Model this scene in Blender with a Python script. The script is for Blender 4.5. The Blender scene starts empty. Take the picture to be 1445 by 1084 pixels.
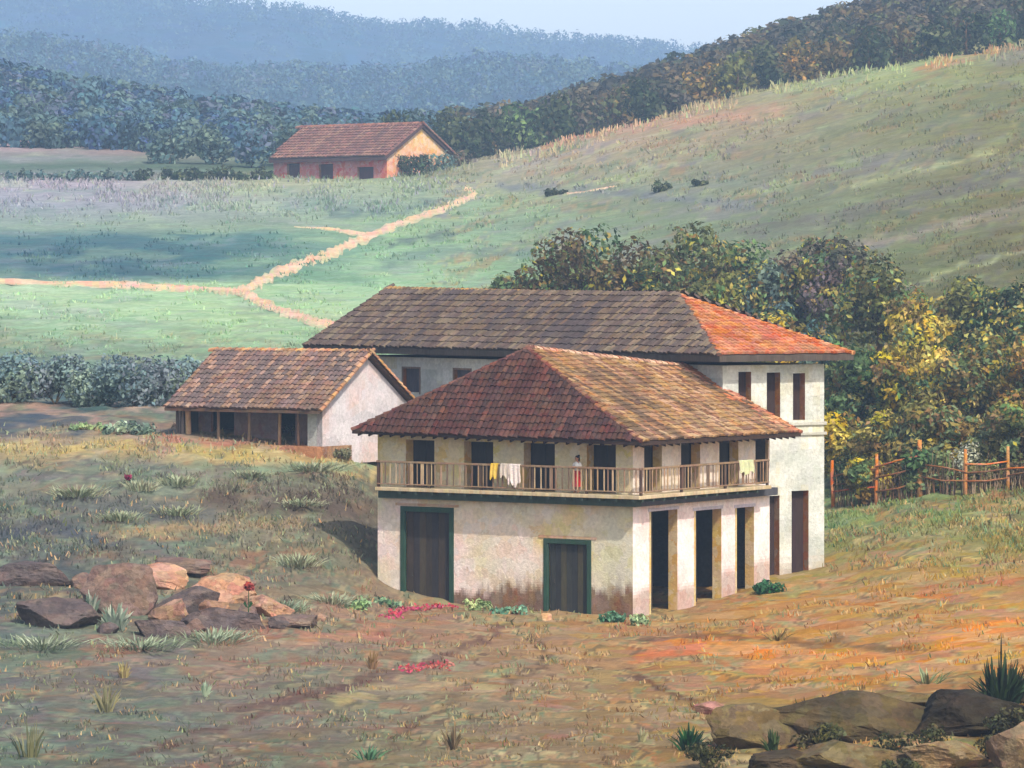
import bpy, math, random
import numpy as np
from mathutils import Vector

R = random.Random(7)
NP = np.random.default_rng(11)
F = 5678.0          # focal length in picture pixels (1445 wide)
CX, HY = 722.5, 400.0   # optical axis column, horizon row
CZ = 16.0           # camera height
C = bpy.context.scene.collection

# ------------------------------------------------------------------ basics
def W(px, py, d):
    return Vector(((px - CX) / F * d, d, CZ + (HY - py) / F * d))

def lin(c, k=1.0):
    out = []
    for v in c[:3]:
        v = v / 255.0
        out.append((v / 12.92 if v <= .04045 else ((v + .055) / 1.055) ** 2.4) * k)
    return tuple(out)

def lin_np(a):
    a = np.clip(np.asarray(a, float) / 255.0, 0, 1)
    return np.where(a <= .04045, a / 12.92, ((a + .055) / 1.055) ** 2.4)

def _hash(ix, iy, seed):
    h = (ix.astype(np.int64) * 374761393 + iy.astype(np.int64) * 668265263 + seed * 982451653) & 0xffffffff
    h = ((h ^ (h >> 13)) * 1274126177) & 0xffffffff
    return ((h ^ (h >> 16)) & 0xffff) / 65535.0

def vnoise(x, y, seed=0):
    x = np.asarray(x, float); y = np.asarray(y, float)
    ix = np.floor(x); iy = np.floor(y); fx = x - ix; fy = y - iy
    fx = fx * fx * (3 - 2 * fx); fy = fy * fy * (3 - 2 * fy)
    a = _hash(ix, iy, seed); b = _hash(ix + 1, iy, seed); c = _hash(ix, iy + 1, seed); d = _hash(ix + 1, iy + 1, seed)
    return (a * (1 - fx) + b * fx) * (1 - fy) + (c * (1 - fx) + d * fx) * fy

def fbm(x, y, seed=0, o=4):
    s = 0; a = .5; t = 0
    for i in range(o):
        s = s + a * vnoise(x * 2 ** i, y * 2 ** i, seed + i * 17); t += a; a *= .5
    return s / t

def link(o, parent=None):
    C.objects.link(o)
    if parent is not None: o.parent = parent
    return o

def tag(o, label=None, cat=None, group=None, kind=None):
    if label: o['label'] = label
    if cat: o['category'] = cat
    if group: o['group'] = group
    if kind: o['kind'] = kind
    return o

def wloc(o):
    v = Vector((0, 0, 0))
    while o is not None:
        v += o.location; o = o.parent
    return v

def thing(name, loc, label, cat, group=None):
    o = bpy.data.objects.new(name, None)
    o.empty_display_size = .3
    o.location = loc
    link(o)
    return tag(o, label, cat, group)

def np_mesh(name, verts, faces_n, nper, cols, mat, parent=None, domain='CORNER', idx=None, smooth=False, loc=None):
    """verts (V,3) world; idx flat loop indices; faces all with nper verts"""
    verts = np.asarray(verts, np.float32).reshape(-1, 3)
    off = wloc(parent) if parent is not None else Vector(loc or (0, 0, 0))
    verts = verts - np.array(off, np.float32)
    me = bpy.data.meshes.new(name)
    me.vertices.add(len(verts)); me.vertices.foreach_set('co', verts.ravel())
    if idx is None: idx = np.arange(faces_n * nper)
    me.loops.add(faces_n * nper); me.loops.foreach_set('vertex_index', np.asarray(idx, np.int32).ravel())
    me.polygons.add(faces_n)
    me.polygons.foreach_set('loop_start', np.arange(0, faces_n * nper, nper, dtype=np.int32))
    me.update(calc_edges=True)
    ca = me.color_attributes.new('Col', 'FLOAT_COLOR', domain)
    cols = np.asarray(cols, np.float32)
    if domain == 'CORNER': cols = np.repeat(cols, nper, axis=0)
    ca.data.foreach_set('color', np.concatenate([cols, np.ones((len(cols), 1), np.float32)], 1).ravel())
    if smooth: me.polygons.foreach_set('use_smooth', np.ones(faces_n, bool))
    me.materials.append(mat)
    o = bpy.data.objects.new(name, me)
    if parent is None: o.location = off
    link(o, parent)
    return o

class MB:
    def __init__(s): s.v = []; s.f = []; s.c = []
    def poly(s, pts, col):
        i = len(s.v); s.v += [tuple(p) for p in pts]; s.f.append(tuple(range(i, i + len(pts)))); s.c.append(col)
    def box(s, o, a, b, c, col, cap=True):
        o, a, b, c = Vector(o), Vector(a), Vector(b), Vector(c)
        if a.cross(b).dot(c) < 0: a, b = b, a
        i = len(s.v)
        s.v += [tuple(p) for p in (o, o + a, o + a + b, o + b, o + c, o + a + c, o + a + b + c, o + b + c)]
        for q in ((3, 2, 1, 0), (4, 5, 6, 7), (0, 1, 5, 4), (1, 2, 6, 5), (2, 3, 7, 6), (3, 0, 4, 7)):
            s.f.append(tuple(i + k for k in q)); s.c.append(col)
    def tube(s, path, radii, col, n=7):
        path = [Vector(p) for p in path]; rings = []
        for k, p in enumerate(path):
            d = (path[min(k + 1, len(path) - 1)] - path[max(k - 1, 0)]).normalized()
            u = d.orthogonal().normalized() if k == 0 else (pu - d * pu.dot(d)).normalized()
            pu = u; w = d.cross(u)
            r = radii[k] if hasattr(radii, '__len__') else radii
            i = len(s.v)
            for j in range(n):
                t = 2 * math.pi * j / n
                s.v.append(tuple(p + (u * math.cos(t) + w * math.sin(t)) * r))
            rings.append(i)
        for a, b in zip(rings, rings[1:]):
            for j in range(n):
                s.f.append((a + j, a + (j + 1) % n, b + (j + 1) % n, b + j)); s.c.append(col)
        s.f.append(tuple(rings[0] + j for j in reversed(range(n)))); s.c.append(col)
        s.f.append(tuple(rings[-1] + j for j in range(n))); s.c.append(col)
    def build(s, name, mat, parent=None, loc=None, smooth=False, bevel=0):
        off = wloc(parent) if parent is not None else Vector(loc or (0, 0, 0))
        me = bpy.data.meshes.new(name)
        me.from_pydata([tuple(Vector(v) - off) for v in s.v], [], s.f)
        ca = me.color_attributes.new('Col', 'FLOAT_COLOR', 'CORNER')
        arr = []
        for p, c in zip(s.f, s.c):
            arr += [c[0], c[1], c[2], 1.0] * len(p)
        ca.data.foreach_set('color', np.array(arr, np.float32))
        if smooth: me.polygons.foreach_set('use_smooth', [True] * len(me.polygons))
        me.materials.append(mat)
        o = bpy.data.objects.new(name, me)
        if parent is None: o.location = off
        link(o, parent)
        if bevel:
            m = o.modifiers.new('bevel', 'BEVEL'); m.width = bevel; m.segments = 2; m.limit_method = 'ANGLE'
        return o

# ------------------------------------------------------------------ materials
def colmat(name, rough=.85, dab=1.5, dabk=.35, hue=.05, fine=9., finek=.25, bump=.5, bumpscale=6., bumpd=.05, stretch=(1, 1, 1), spec=.2, trans=0, sat=.25):
    m = bpy.data.materials.new(name); m.use_nodes = True
    nt = m.node_tree; N = nt.nodes; L = nt.links
    bs = N['Principled BSDF']; bs.inputs['Roughness'].default_value = rough
    bs.inputs['Specular IOR Level'].default_value = spec
    at = N.new('ShaderNodeAttribute'); at.attribute_name = 'Col'
    geo = N.new('ShaderNodeNewGeometry')
    mp = N.new('ShaderNodeMapping'); mp.inputs['Scale'].default_value = stretch
    L.new(geo.outputs['Position'], mp.inputs['Vector'])
    # warp
    wn = N.new('ShaderNodeTexNoise'); wn.inputs['Scale'].default_value = dab * 1.3; wn.inputs['Detail'].default_value = 3
    L.new(mp.outputs[0], wn.inputs['Vector'])
    va = N.new('ShaderNodeVectorMath'); va.operation = 'MULTIPLY_ADD'
    va.inputs[1].default_value = (1.4 / dab,) * 3
    L.new(wn.outputs['Color'], va.inputs[0]); L.new(mp.outputs[0], va.inputs[2])
    vo = N.new('ShaderNodeTexVoronoi'); vo.inputs['Scale'].default_value = dab
    L.new(va.outputs[0], vo.inputs['Vector'])
    sp = N.new('ShaderNodeSeparateColor'); L.new(vo.outputs['Color'], sp.inputs[0])
    n2 = N.new('ShaderNodeTexNoise'); n2.inputs['Scale'].default_value = fine; n2.inputs['Detail'].default_value = 5; n2.inputs['Roughness'].default_value = .65
    L.new(mp.outputs[0], n2.inputs['Vector'])
    def math_(op, a, b, c=None):
        x = N.new('ShaderNodeMath'); x.operation = op
        for k, t in enumerate((a, b, c)):
            if t is None: continue
            if isinstance(t, (int, float)): x.inputs[k].default_value = t
            else: L.new(t, x.inputs[k])
        return x.outputs[0]
    v1 = math_('MULTIPLY_ADD', sp.outputs[0], dabk, 1 - dabk / 2)
    v2 = math_('MULTIPLY_ADD', n2.outputs[0], finek * 4, 1 - finek * 2)
    val = math_('MULTIPLY', v1, v2)
    h = math_('MULTIPLY_ADD', sp.outputs[1], hue, .5 - hue / 2)
    st = math_('MULTIPLY_ADD', sp.outputs[2], sat, 1 - sat / 2)
    hv = N.new('ShaderNodeHueSaturation')
    L.new(h, hv.inputs['Hue']); L.new(st, hv.inputs['Saturation']); L.new(val, hv.inputs['Value']); L.new(at.outputs['Color'], hv.inputs['Color'])
    L.new(hv.outputs[0], bs.inputs['Base Color'])
    if bump:
        nb = N.new('ShaderNodeTexNoise'); nb.inputs['Scale'].default_value = bumpscale; nb.inputs['Detail'].default_value = 6; nb.inputs['Roughness'].default_value = .7
        L.new(mp.outputs[0], nb.inputs['Vector'])
        hh = math_('MULTIPLY_ADD', sp.outputs[0], .35, nb.outputs[0])
        bp = N.new('ShaderNodeBump'); bp.inputs['Strength'].default_value = bump; bp.inputs['Distance'].default_value = bumpd
        L.new(hh, bp.inputs['Height']); L.new(bp.outputs[0], bs.inputs['Normal'])
    if trans:
        tr = N.new('ShaderNodeBsdfTranslucent'); L.new(hv.outputs[0], tr.inputs[0])
        mx = N.new('ShaderNodeMixShader'); mx.inputs[0].default_value = trans
        L.new(bs.outputs[0], mx.inputs[1]); L.new(tr.outputs[0], mx.inputs[2])
        L.new(mx.outputs[0], N['Material Output'].inputs[0])
    return m

M_ground = colmat('ground_soil', dab=.55, dabk=.26, hue=.03, fine=2.0, finek=.26, bump=.9, bumpscale=3.5, bumpd=.22, spec=.1)
M_path = colmat('path_soil', dab=.5, dabk=.2, hue=.02, fine=2, finek=.25, bump=.6, bumpscale=2, bumpd=.2, spec=.1)
M_plaster = colmat('plaster', dab=2.0, dabk=.14, hue=.03, fine=6, finek=.2, bump=.9, bumpscale=9, bumpd=.06, spec=.15, sat=.5)
M_tile = colmat('roof_tile', dab=2.2, dabk=.35, hue=.03, fine=5, finek=.28, bump=.5, bumpscale=14, bumpd=.03, spec=.15)
M_wood = colmat('painted_wood', dab=4, dabk=.25, hue=.03, fine=10, finek=.25, bump=.5, bumpscale=18, bumpd=.02, stretch=(1, 1, .25))
M_rock = colmat('rock', dab=2.2, dabk=.4, hue=.04, fine=5, finek=.3, bump=.9, bumpscale=5, bumpd=.12, spec=.1)
M_leaf = colmat('leaf', dab=1.2, dabk=.3, hue=.05, fine=4, finek=.2, bump=0, trans=.25, spec=.1)
M_grass = colmat('grass_blades', dab=1.0, dabk=.3, hue=.04, fine=3, finek=.2, bump=0, trans=.2, spec=.1)
M_bark = colmat('bark', dab=3, dabk=.4, hue=.03, fine=12, finek=.3, bump=.6, bumpscale=15, bumpd=.04)
M_hill = colmat('hill_forest', dab=.035, dabk=.5, hue=.06, fine=.12, finek=.35, bump=1., bumpscale=.12, bumpd=6, spec=.05)
M_cloth = colmat('cloth', dab=5, dabk=.15, hue=.01, fine=14, finek=.12, bump=.4, bumpscale=20, bumpd=.02, rough=.9)
M_skin = colmat('skin', dab=8, dabk=.1, hue=.01, fine=20, finek=.05, bump=0, rough=.6)

# ------------------------------------------------------------------ terrain height
UCOL = np.array([-2500, -700, 0, 250, 475, 540, 722, 893, 1085, 1162, 1300, 1445, 2100, 4000], float)
TAB = [  # depth, picture row of the ground under each column 0..1445
    (122, 1084, 1084, 1084, 1084, 1084, 1084, 1082, 1078, 1064, 1052),
    (150, 940, 948, 952, 955, 956, 957, 948, 940, 926, 912),
    (166, 866, 876, 893, 898, 902, 904, 896, 890, 872, 858),
    (177.4, 800, 808, 846, 866, 867, 869, 856, 850, 830, 815),
    (185.5, 738, 742, 790, 838, 848, 850, 827, 822, 793, 778),
    (191, 686, 686, 712, 792, 822, 832, 812, 803, 768, 756),
    (196, 649, 648, 657, 722, 800, 815, 800, 790, 750, 738),
    (200, 628, 627, 631, 680, 785, 800, 785, 775, 730, 720),
    (208, 600, 598, 602, 636, 750, 775, 765, 748, 712, 704),
    (230, 560, 558, 555, 570, 680, 700, 690, 668, 648, 638),
    (260, 530, 528, 525, 530, 590, 610, 600, 590, 572, 552),
    (300, 488, 485, 485, 485, 492, 505, 495, 482, 470, 450),
    (340, 442, 442, 440, 437, 440, 432, 412, 405, 390, 370),
    (380, 403, 403, 401, 400, 396, 382, 352, 340, 318, 296),
    (430, 354, 352, 351, 350, 346, 322, 286, 270, 240, 215),
    (480, 312, 309, 306, 305, 298, 262, 222, 203, 165, 138),
    (530, 278, 274, 270, 268, 258, 206, 162, 146, 108, 85),
    (572, 254, 251, 250, 249, 216, 172, 118, 106, 80, 60),
    (610, 228, 232, 238, 243, 226, 196, 142, 130, 108, 88),
    (700, 186, 196, 215, 222, 214, 162, 104, 82, 45, 8),
    (850, 128, 172, 198, 205, 200, 150, 85, 60, 20, -10),
    (1000, 175, 212, 230, 235, 230, 190, 130, 110, 80, 60),
    (1300, 290, 300, 300, 300, 300, 280, 260, 250, 240, 230),
]
ND = 900
LD = np.linspace(math.log(20), math.log(1300), ND)
UG = np.linspace(-2500, 4000, 1301)
def _mkheight():
    ds = np.array([t[0] for t in TAB]); ld = np.log(ds)
    z9 = np.array([[(HY - p) / F * t[0] for p in t[1:]] for t in TAB])
    # outer columns repeat the border heights
    z = np.concatenate([z9[:, :1] + 3, z9[:, :1] + 1, z9, z9[:, -1:] + 4, z9[:, -1:] + 8], 1)
    ds2 = np.concatenate([[20, 60, 95], ds]); z0 = np.full((1, z.shape[1]), -15.6)
    z = np.concatenate([z0, z0, z0 + .3, z], 0); ld = np.log(ds2)
    A = np.array([np.interp(LD, ld, z[:, k]) for k in range(z.shape[1])])      # col x depth
    G = np.array([np.interp(UG, UCOL, A[:, j]) for j in range(ND)]).T          # u x depth
    def blur(a, ax, s):
        k = np.exp(-.5 * (np.arange(-3 * s, 3 * s + 1) / s) ** 2); k /= k.sum()
        ap = np.pad(a, [(3 * s, 3 * s) if i == ax else (0, 0) for i in range(2)], mode='edge')
        return np.apply_along_axis(lambda v: np.convolve(v, k, 'valid'), ax, ap)
    return blur(blur(G, 1, 5), 0, 6)
HG = _mkheight()
def hbase(u, d):
    u = np.clip((np.asarray(u, float) + 2500) / 5.0, 0, 1299.999)
    v = np.clip((np.log(np.clip(d, 20.01, 1299.9)) - LD[0]) / (LD[1] - LD[0]), 0, ND - 1.001)
    i = u.astype(int); j = v.astype(int); a = u - i; b = v - j
    return (HG[i, j] * (1 - a) + HG[i + 1, j] * a) * (1 - b) + (HG[i, j + 1] * (1 - a) + HG[i + 1, j + 1] * a) * b
def height(x, d):
    x = np.asarray(x, float); d = np.asarray(d, float)
    u = CX + x / np.maximum(d, 60) * F
    z = CZ + hbase(u, d)
    near = np.clip((d - 20) / 200, .15, 1)
    z = z + (fbm(x * .22, d * .22, 3) - .5) * .55 * near + (fbm(x * .9, d * .9, 5) - .5) * .22
    return z
def hz(x, d): return float(height(np.array([x]), np.array([d]))[0])

_cols = {}
def depth_at(px, py):
    """depth at which the line through a picture point meets the ground (near side of the crest)"""
    key = int(round(px / 5))
    if key not in _cols:
        d = np.exp(LD); z = hbase(np.full(ND, key * 5.0), d); p = HY - z / d * F
        m = (d > 112) & (d < 575); _cols[key] = (p[m][::-1], d[m][::-1])
    p, d = _cols[key]
    p = np.maximum.accumulate(p)
    return float(np.interp(py, p, d))
def G(px, py, dz=0.0):
    d = depth_at(px, py); x = (px - CX) / F * d
    return Vector((x, d, hz(x, d) + dz))

# ------------------------------------------------------------------ ground colours (soil, dry grass, meadow)
GU = np.array([0, 180, 360, 540, 720, 900, 1080, 1260, 1445], float)
GC = [
 (1070, (122,122,98),(122,108,88),(135,112,90),(150,132,92),(148,122,92),(150,122,88),(140,120,80),(115,98,60),(95,78,58)),
 (1000, (135,118,102),(135,125,105),(158,122,104),(150,128,105),(158,132,105),(162,132,98),(160,128,85),(165,128,80),(120,98,65)),
 (940, (140,128,112),(150,122,106),(172,138,112),(170,138,108),(176,140,110),(178,140,100),(196,142,86),(190,138,84),(205,148,80)),
 (890, (135,142,120),(150,138,112),(185,134,106),(186,138,110),(180,142,106),(184,138,98),(194,140,90),(186,142,92),(198,150,95)),
 (840, (102,98,94),(140,112,98),(152,126,100),(175,138,108),(175,142,105),(160,134,92),(184,146,96),(188,138,86),(180,138,86)),
 (780, (105,100,98),(130,118,98),(145,130,104),(138,122,98),(140,125,98),(140,125,90),(142,148,104),(160,140,92),(158,138,88)),
 (720, (118,112,104),(132,122,106),(148,130,102),(128,116,96),(130,120,95),(130,125,90),(125,150,110),(125,148,105),(128,138,92)),
 (670, (152,142,120),(150,142,118),(146,130,106),(130,116,94),(120,115,85),(110,110,75),(100,115,75),(95,95,58),(105,92,50)),
 (632, (178,150,120),(212,174,120),(216,178,114),(205,170,112),(120,115,85),(110,110,75),(90,95,60),(80,78,45),(88,80,42)),
 (600, (172,138,124),(160,134,118),(156,116,98),(160,124,98),(120,125,95),(100,105,70),(85,92,58),(78,78,42),(85,78,40)),
 (560, (85,104,108),(86,106,102),(96,112,100),(120,135,110),(120,135,110),(95,105,70),(85,92,58),(85,82,45),(90,82,42)),
 (500, (126,152,128),(160,188,146),(170,196,150),(150,178,138),(120,140,110),(95,105,70),(85,95,60),(85,85,48),(90,90,50)),
 (440, (172,202,156),(174,204,158),(176,204,152),(168,198,152),(138,168,132),(105,118,84),(95,105,72),(95,98,60),(92,95,55)),
 (402, (176,200,160),(168,196,154),(166,196,150),(156,188,146),(136,166,130),(108,120,88),(108,118,84),(108,112,72),(118,112,68)),
 (388, (74,106,112),(68,102,110),(92,128,116),(154,186,144),(138,166,128),(114,126,90),(116,124,90),(116,118,76),(120,114,70)),
 (355, (68,102,112),(64,98,108),(78,114,112),(150,184,142),(140,166,128),(122,132,96),(126,134,100),(124,126,86),(126,116,74)),
 (334, (84,118,122),(78,112,116),(88,124,118),(150,180,134),(136,160,128),(126,142,108),(128,136,108),(126,126,86),(130,116,72)),
 (322, (140,160,140),(136,156,136),(138,156,130),(150,176,134),(134,156,128),(126,142,108),(128,136,108),(126,126,86),(130,116,72)),
 (290, (150,156,164),(152,154,160),(148,158,150),(142,160,138),(148,170,128),(128,138,108),(130,136,106),(134,134,94),(136,124,76)),
 (258, (170,162,172),(172,160,166),(170,170,138),(156,168,132),(160,158,132),(138,146,116),(138,138,110),(134,132,94),(142,130,80)),
 (236, (92,112,94),(84,104,84),(78,96,70),(84,100,70),(170,160,134),(154,152,122),(140,138,108),(140,136,100),(146,132,88)),
 (205, (176,150,154),(178,144,142),(150,134,124),(90,98,80),(175,162,128),(176,156,124),(152,142,110),(146,142,98),(148,134,88)),
 (160, (70,84,80),(60,74,66),(56,68,58),(56,66,50),(80,84,60),(168,146,112),(172,154,118),(150,142,98),(142,136,88)),
 (110, (56,70,64),(50,62,54),(48,58,48),(48,56,40),(60,62,44),(70,66,48),(168,168,118),(176,180,118),(150,140,88)),
 (70, (56,70,64),(50,62,54),(48,58,48),(48,56,40),(60,62,44),(70,66,48),(90,86,56),(174,178,124),(166,148,98)),
]
GR = np.array([r[0] for r in GC][::-1], float)
GT = np.array([[c for c in r[1:]] for r in GC][::-1], float)      # rows asc
STREAKS = [  # ruts, banks and worn lines in the soil: polyline, half width, colour, strength
 ([(300,1010),(420,985),(540,960),(640,920),(720,880)], 5, (125,88,78), .6),
 ([(150,1075),(330,1020),(470,975),(560,940)], 5, (120,84,72), .55),
 ([(520,1084),(560,1040),(650,985),(760,940)], 4, (112,86,66), .5),
 ([(755,895),(765,925),(770,940)], 5, (110,84,66), .6),
 ([(880,945),(960,985),(1010,1010),(1060,1040)], 5, (110,76,58), .6),
 ([(900,905),(1000,900),(1130,905),(1300,915)], 5, (120,88,58), .55),
 ([(900,925),(1000,915),(1090,918)], 9, (226,140,80), .7),
 ([(1060,940),(1180,925),(1290,930)], 9, (224,158,92), .6),
 ([(1330,905),(1380,890),(1445,880)], 16, (226,158,88), .7),
 ([(470,990),(560,965),(700,975)], 9, (205,176,126), .6),
 ([(420,905),(470,900),(540,890)], 9, (222,150,116), .6),
 ([(0,760),(60,745),(160,760)], 12, (92,92,100), .6),
 ([(30,800),(90,800),(130,830)], 16, (84,82,84), .6),
 ([(0,598),(60,588),(110,606)], 13, (84,92,104), .7),
 ([(-40,640),(120,630),(250,634),(380,640),(530,655)], 15, (226,188,128), 1.25),
 ([(250,640),(380,648),(530,662)], 9, (230,190,126), 1.1),
 ([(230,622),(330,626),(440,632)], 7, (206,140,112), 1.0),
 ([(300,700),(430,712),(520,720)], 18, (120,98,84), .8),
 ([(60,705),(200,715),(300,730)], 14, (118,112,106), .6),
 ([(120,560),(180,576),(240,578)], 5, (214,170,146), .8),
 ([(0,572),(60,578),(130,590),(230,640)], 7, (205,158,136), .7),
 ([(150,755),(260,740),(420,735)], 8, (208,166,120), .6),
 ([(300,700),(420,705),(500,700)], 14, (118,100,84), .6),
 ([(350,665),(420,658),(520,655)], 8, (164,176,136), .7),
 ([(250,655),(290,655),(300,680)], 9, (158,160,128), .6),
 ([(900,265),(960,262),(1060,255)], 9, (130,140,122), .5),
 ([(1060,330),(1200,300),(1445,245)], 8, (112,108,96), .6),
 ([(1150,355),(1300,330),(1445,290)], 7, (158,142,128), .5),
 ([(1200,262),(1300,240),(1400,215)], 6, (178,182,128), .6),
 ([(1160,190),(1300,160),(1445,130)], 6, (120,124,84), .6),
 ([(700,262),(900,275),(1060,290)], 6, (120,124,128), .6),
 ([(760,205),(900,178),(1000,168),(1100,158)], 9, (190,150,120), .7),
 ([(1300,100),(1380,78),(1445,64)], 5, (180,142,96), .8),
 ([(1240,412),(1330,385),(1445,355)], 3, (172,178,130), .6),
 ([(380,395),(450,385),(520,400)], 8, (112,150,120), .5),
 ([(540,372),(640,352),(760,360)], 7, (108,132,122), .5),
 ([(560,345),(600,338),(640,330)], 5, (96,112,108), .6),
 ([(460,300),(560,300),(610,285)], 6, (104,124,118), .6),
]
def seg_dist(u, p, pts):
    best = np.full(u.shape, 1e9)
    for (x0, y0), (x1, y1) in zip(pts, pts[1:]):
        dx, dy = x1 - x0, y1 - y0; l = dx * dx + dy * dy + 1e-6
        t = np.clip(((u - x0) * dx + (p - y0) * dy) / l, 0, 1)
        best = np.minimum(best, np.hypot(u - x0 - t * dx, p - y0 - t * dy))
    return best
def ground_color(x, d):
    x = np.asarray(x, float); d = np.asarray(d, float)
    u = CX + x / np.maximum(d, 60) * F
    p = HY - hbase(u, d) / d * F
    k = np.clip(d / 180, .6, 9)
    X = x / k; Y = np.where(d > 108, 180 * np.log(np.maximum(d, 1) / 108) + 180, d / .6)   # patches keep their apparent size with distance
    wu = (fbm(X / 2.2, Y / 5.0, 21) - .5) * 190; wp = (fbm(X / 1.6, Y / 3.2, 31) - .5) * 58
    wu = wu + (vnoise(X * 1.3, Y * .6, 41) - .5) * 70; wp = wp + (vnoise(X * 1.1, Y * .7, 43) - .5) * 26
    far = np.clip((d - 230) / 120, 0, 1)
    uu = np.clip(u + wu * (1 - .5 * far), 0, 1444.9); pp = np.clip(p + wp * (1 - .90 * far), GR[0], GR[-1] - .01)
    i = np.clip(np.searchsorted(GU, uu, 'right') - 1, 0, len(GU) - 2); j = np.clip(np.searchsorted(GR, pp, 'right') - 1, 0, len(GR) - 2)
    a = ((uu - GU[i]) / (GU[i + 1] - GU[i]))[..., None]; b = ((pp - GR[j]) / (GR[j + 1] - GR[j]))[..., None]
    c = (GT[j, i] * (1 - a) + GT[j, i + 1] * a) * (1 - b) + (GT[j + 1, i] * (1 - a) + GT[j + 1, i + 1] * a) * b
    # scattered dabs of other ground cover; on the hill they run along the slope
    q = p + .26 * np.clip(u - 640, 0, 900) * np.clip((d - 240) / 60, 0, 1)
    def patch(sx, sy, seed, thr, gain, pal, amt):
        nonlocal c
        pal = np.array(pal, float)
        ci = np.clip(fbm(u / sx * .8, q / sy * .8, seed, 3) * 2.6 - .8, 0, .9999) * len(pal)
        m = np.clip((fbm(u / sx, q / sy, seed + 7, 4) - thr) * gain, 0, 1) * amt
        c = c * (1 - m[..., None]) + pal[ci.astype(int)] * m[..., None]
    yard = (1 - far)
    patch(70, 13, 61, .52, 12, [(178,128,96),(122,142,112),(210,180,128),(104,90,74),(206,146,104),(146,146,110),(186,118,92)], .50 * yard)
    patch(26, 6, 161, .56, 14, [(196,150,112),(112,132,104),(222,190,138),(104,84,70),(196,172,140),(160,168,128)], .55 * yard)
    patch(120, 16, 261, .50, 10, [(150,160,118),(128,118,126),(164,152,116),(112,128,98),(158,140,112),(172,184,130),(146,136,146)], .42 * far * (u > 600))
    patch(40, 7, 361, .55, 12, [(176,188,134),(140,128,140),(186,164,120),(96,112,84),(170,126,88)], .40 * far * (u > 600))
    patch(90, 9, 461, .52, 10, [(170,190,146),(120,150,130),(160,160,168),(104,130,116)], .34 * far * (u <= 600))
    lw = np.clip((620 - u) / 420, 0, 1) * yard
    patch(80, 13, 561, .46, 9, [(124,136,116),(132,120,120),(108,114,106),(152,162,134),(120,112,104),(118,132,108)], .62 * lw)
    hr = (far * np.clip((u - 900) / 500, 0, 1))[..., None]; c = c * (1 - hr * np.array([.15, .11, .13]))
    au = u + (fbm(X, Y / 2, 81) - .5) * 50; ap = p + (fbm(X * 1.2, Y / 1.6, 83) - .5) * 14
    for pts, w, col, st in STREAKS:
        m = np.clip(1.4 - seg_dist(au, ap, pts) / w, 0, 1)
        m = m * min(1, st * 1.3) * np.clip(vnoise(X * 2, Y * .8, 91) * 2.4 - .1, 0, 1)
        c = c * (1 - m[..., None]) + np.array(col, float) * m[..., None]
    nearw = (1 - far)[..., None]      # yard: greener and greyer at the left, golden at the right
    side = np.clip((u - 450) / 700, 0, 1)[..., None]
    c = c * (1 - nearw) + c * nearw * (np.array([.84, .90, .92]) * (1 - side) + np.array([1.0, .99, .86]) * side)
    return lin_np(c) * .78

# ------------------------------------------------------------------ the terrain sheet
def terrain():
    nu, nd = 620, 760
    s = np.linspace(-1, 1, nu)
    s = np.sign(s) * (np.abs(s) * .16 + np.abs(s) ** 5 * .84)  # fine in the middle, coarse outside
    d = np.exp(np.linspace(math.log(20), math.log(1290), nd - 220)); dn = np.exp(np.linspace(math.log(118), math.log(235), 220))
    d = np.sort(np.concatenate([d, dn + .013]))
    D, S = np.meshgrid(d, s, indexing='ij')
    X = S * (60 + .85 * D) * 1.0
    Z = height(X, D)
    col = ground_color(X, D).reshape(-1, 3)
    V = np.stack([X, D, Z], -1).reshape(-1, 3)
    a = (np.arange(nd - 1)[:, None] * nu + np.arange(nu - 1)[None]).ravel()
    idx = np.stack([a, a + 1, a + nu + 1, a + nu], 1)
    o = np_mesh('ground', V, len(idx), 4, col, M_ground, domain='POINT', idx=idx, smooth=True)
    tag(o, kind='structure')
terrain()

def mixc0(a, b, t): return tuple(a[i] * (1 - t) + b[i] * t for i in range(3))
def path_strip(name, pts, widths):
    pts = [np.array(p, float) for p in pts]; P = []; Wd = []
    for k in range(len(pts) - 1):
        p0 = pts[max(k - 1, 0)]; p1 = pts[k]; p2 = pts[k + 1]; p3 = pts[min(k + 2, len(pts) - 1)]
        for t in np.linspace(0, 1, 14, endpoint=False):
            P.append(.5 * ((2 * p1) + (-p0 + p2) * t + (2 * p0 - 5 * p1 + 4 * p2 - p3) * t * t + (-p0 + 3 * p1 - 3 * p2 + p3) * t ** 3))
            Wd.append(widths[k] * (1 - t) + widths[k + 1] * t)
    rows = []
    for i, p in enumerate(P):
        q = P[min(i + 1, len(P) - 1)] - P[max(i - 1, 0)]; n = np.array([-q[1], q[0]]); n /= np.linalg.norm(n) + 1e-9
        w = Wd[i]; j1 = .55 + .8 * R.random(); j2 = .55 + .8 * R.random()
        row = []
        for t in np.linspace(-1, 1, 7):
            qq = p + n * t * w * (j1 if t < 0 else j2)
            row.append(G(qq[0], qq[1], .13 - .12 * abs(t) ** 3))
        rows.append(row)
    mb = MB()
    for r0, r1 in zip(rows, rows[1:]):
        c = lin((214 + R.uniform(-10, 10), 176 + R.uniform(-10, 10), 146 + R.uniform(-8, 8)), .86)
        for k in range(6): mb.poly([r0[k], r0[k + 1], r1[k + 1], r1[k]], mixc0(c, lin((166, 178, 140), .86), (.62 if k in (0, 5) else .22 if k in (1, 4) else 0) * R.uniform(.6, 1.3)))
    tag(mb.build(name, M_path, smooth=True), kind='structure')
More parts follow.
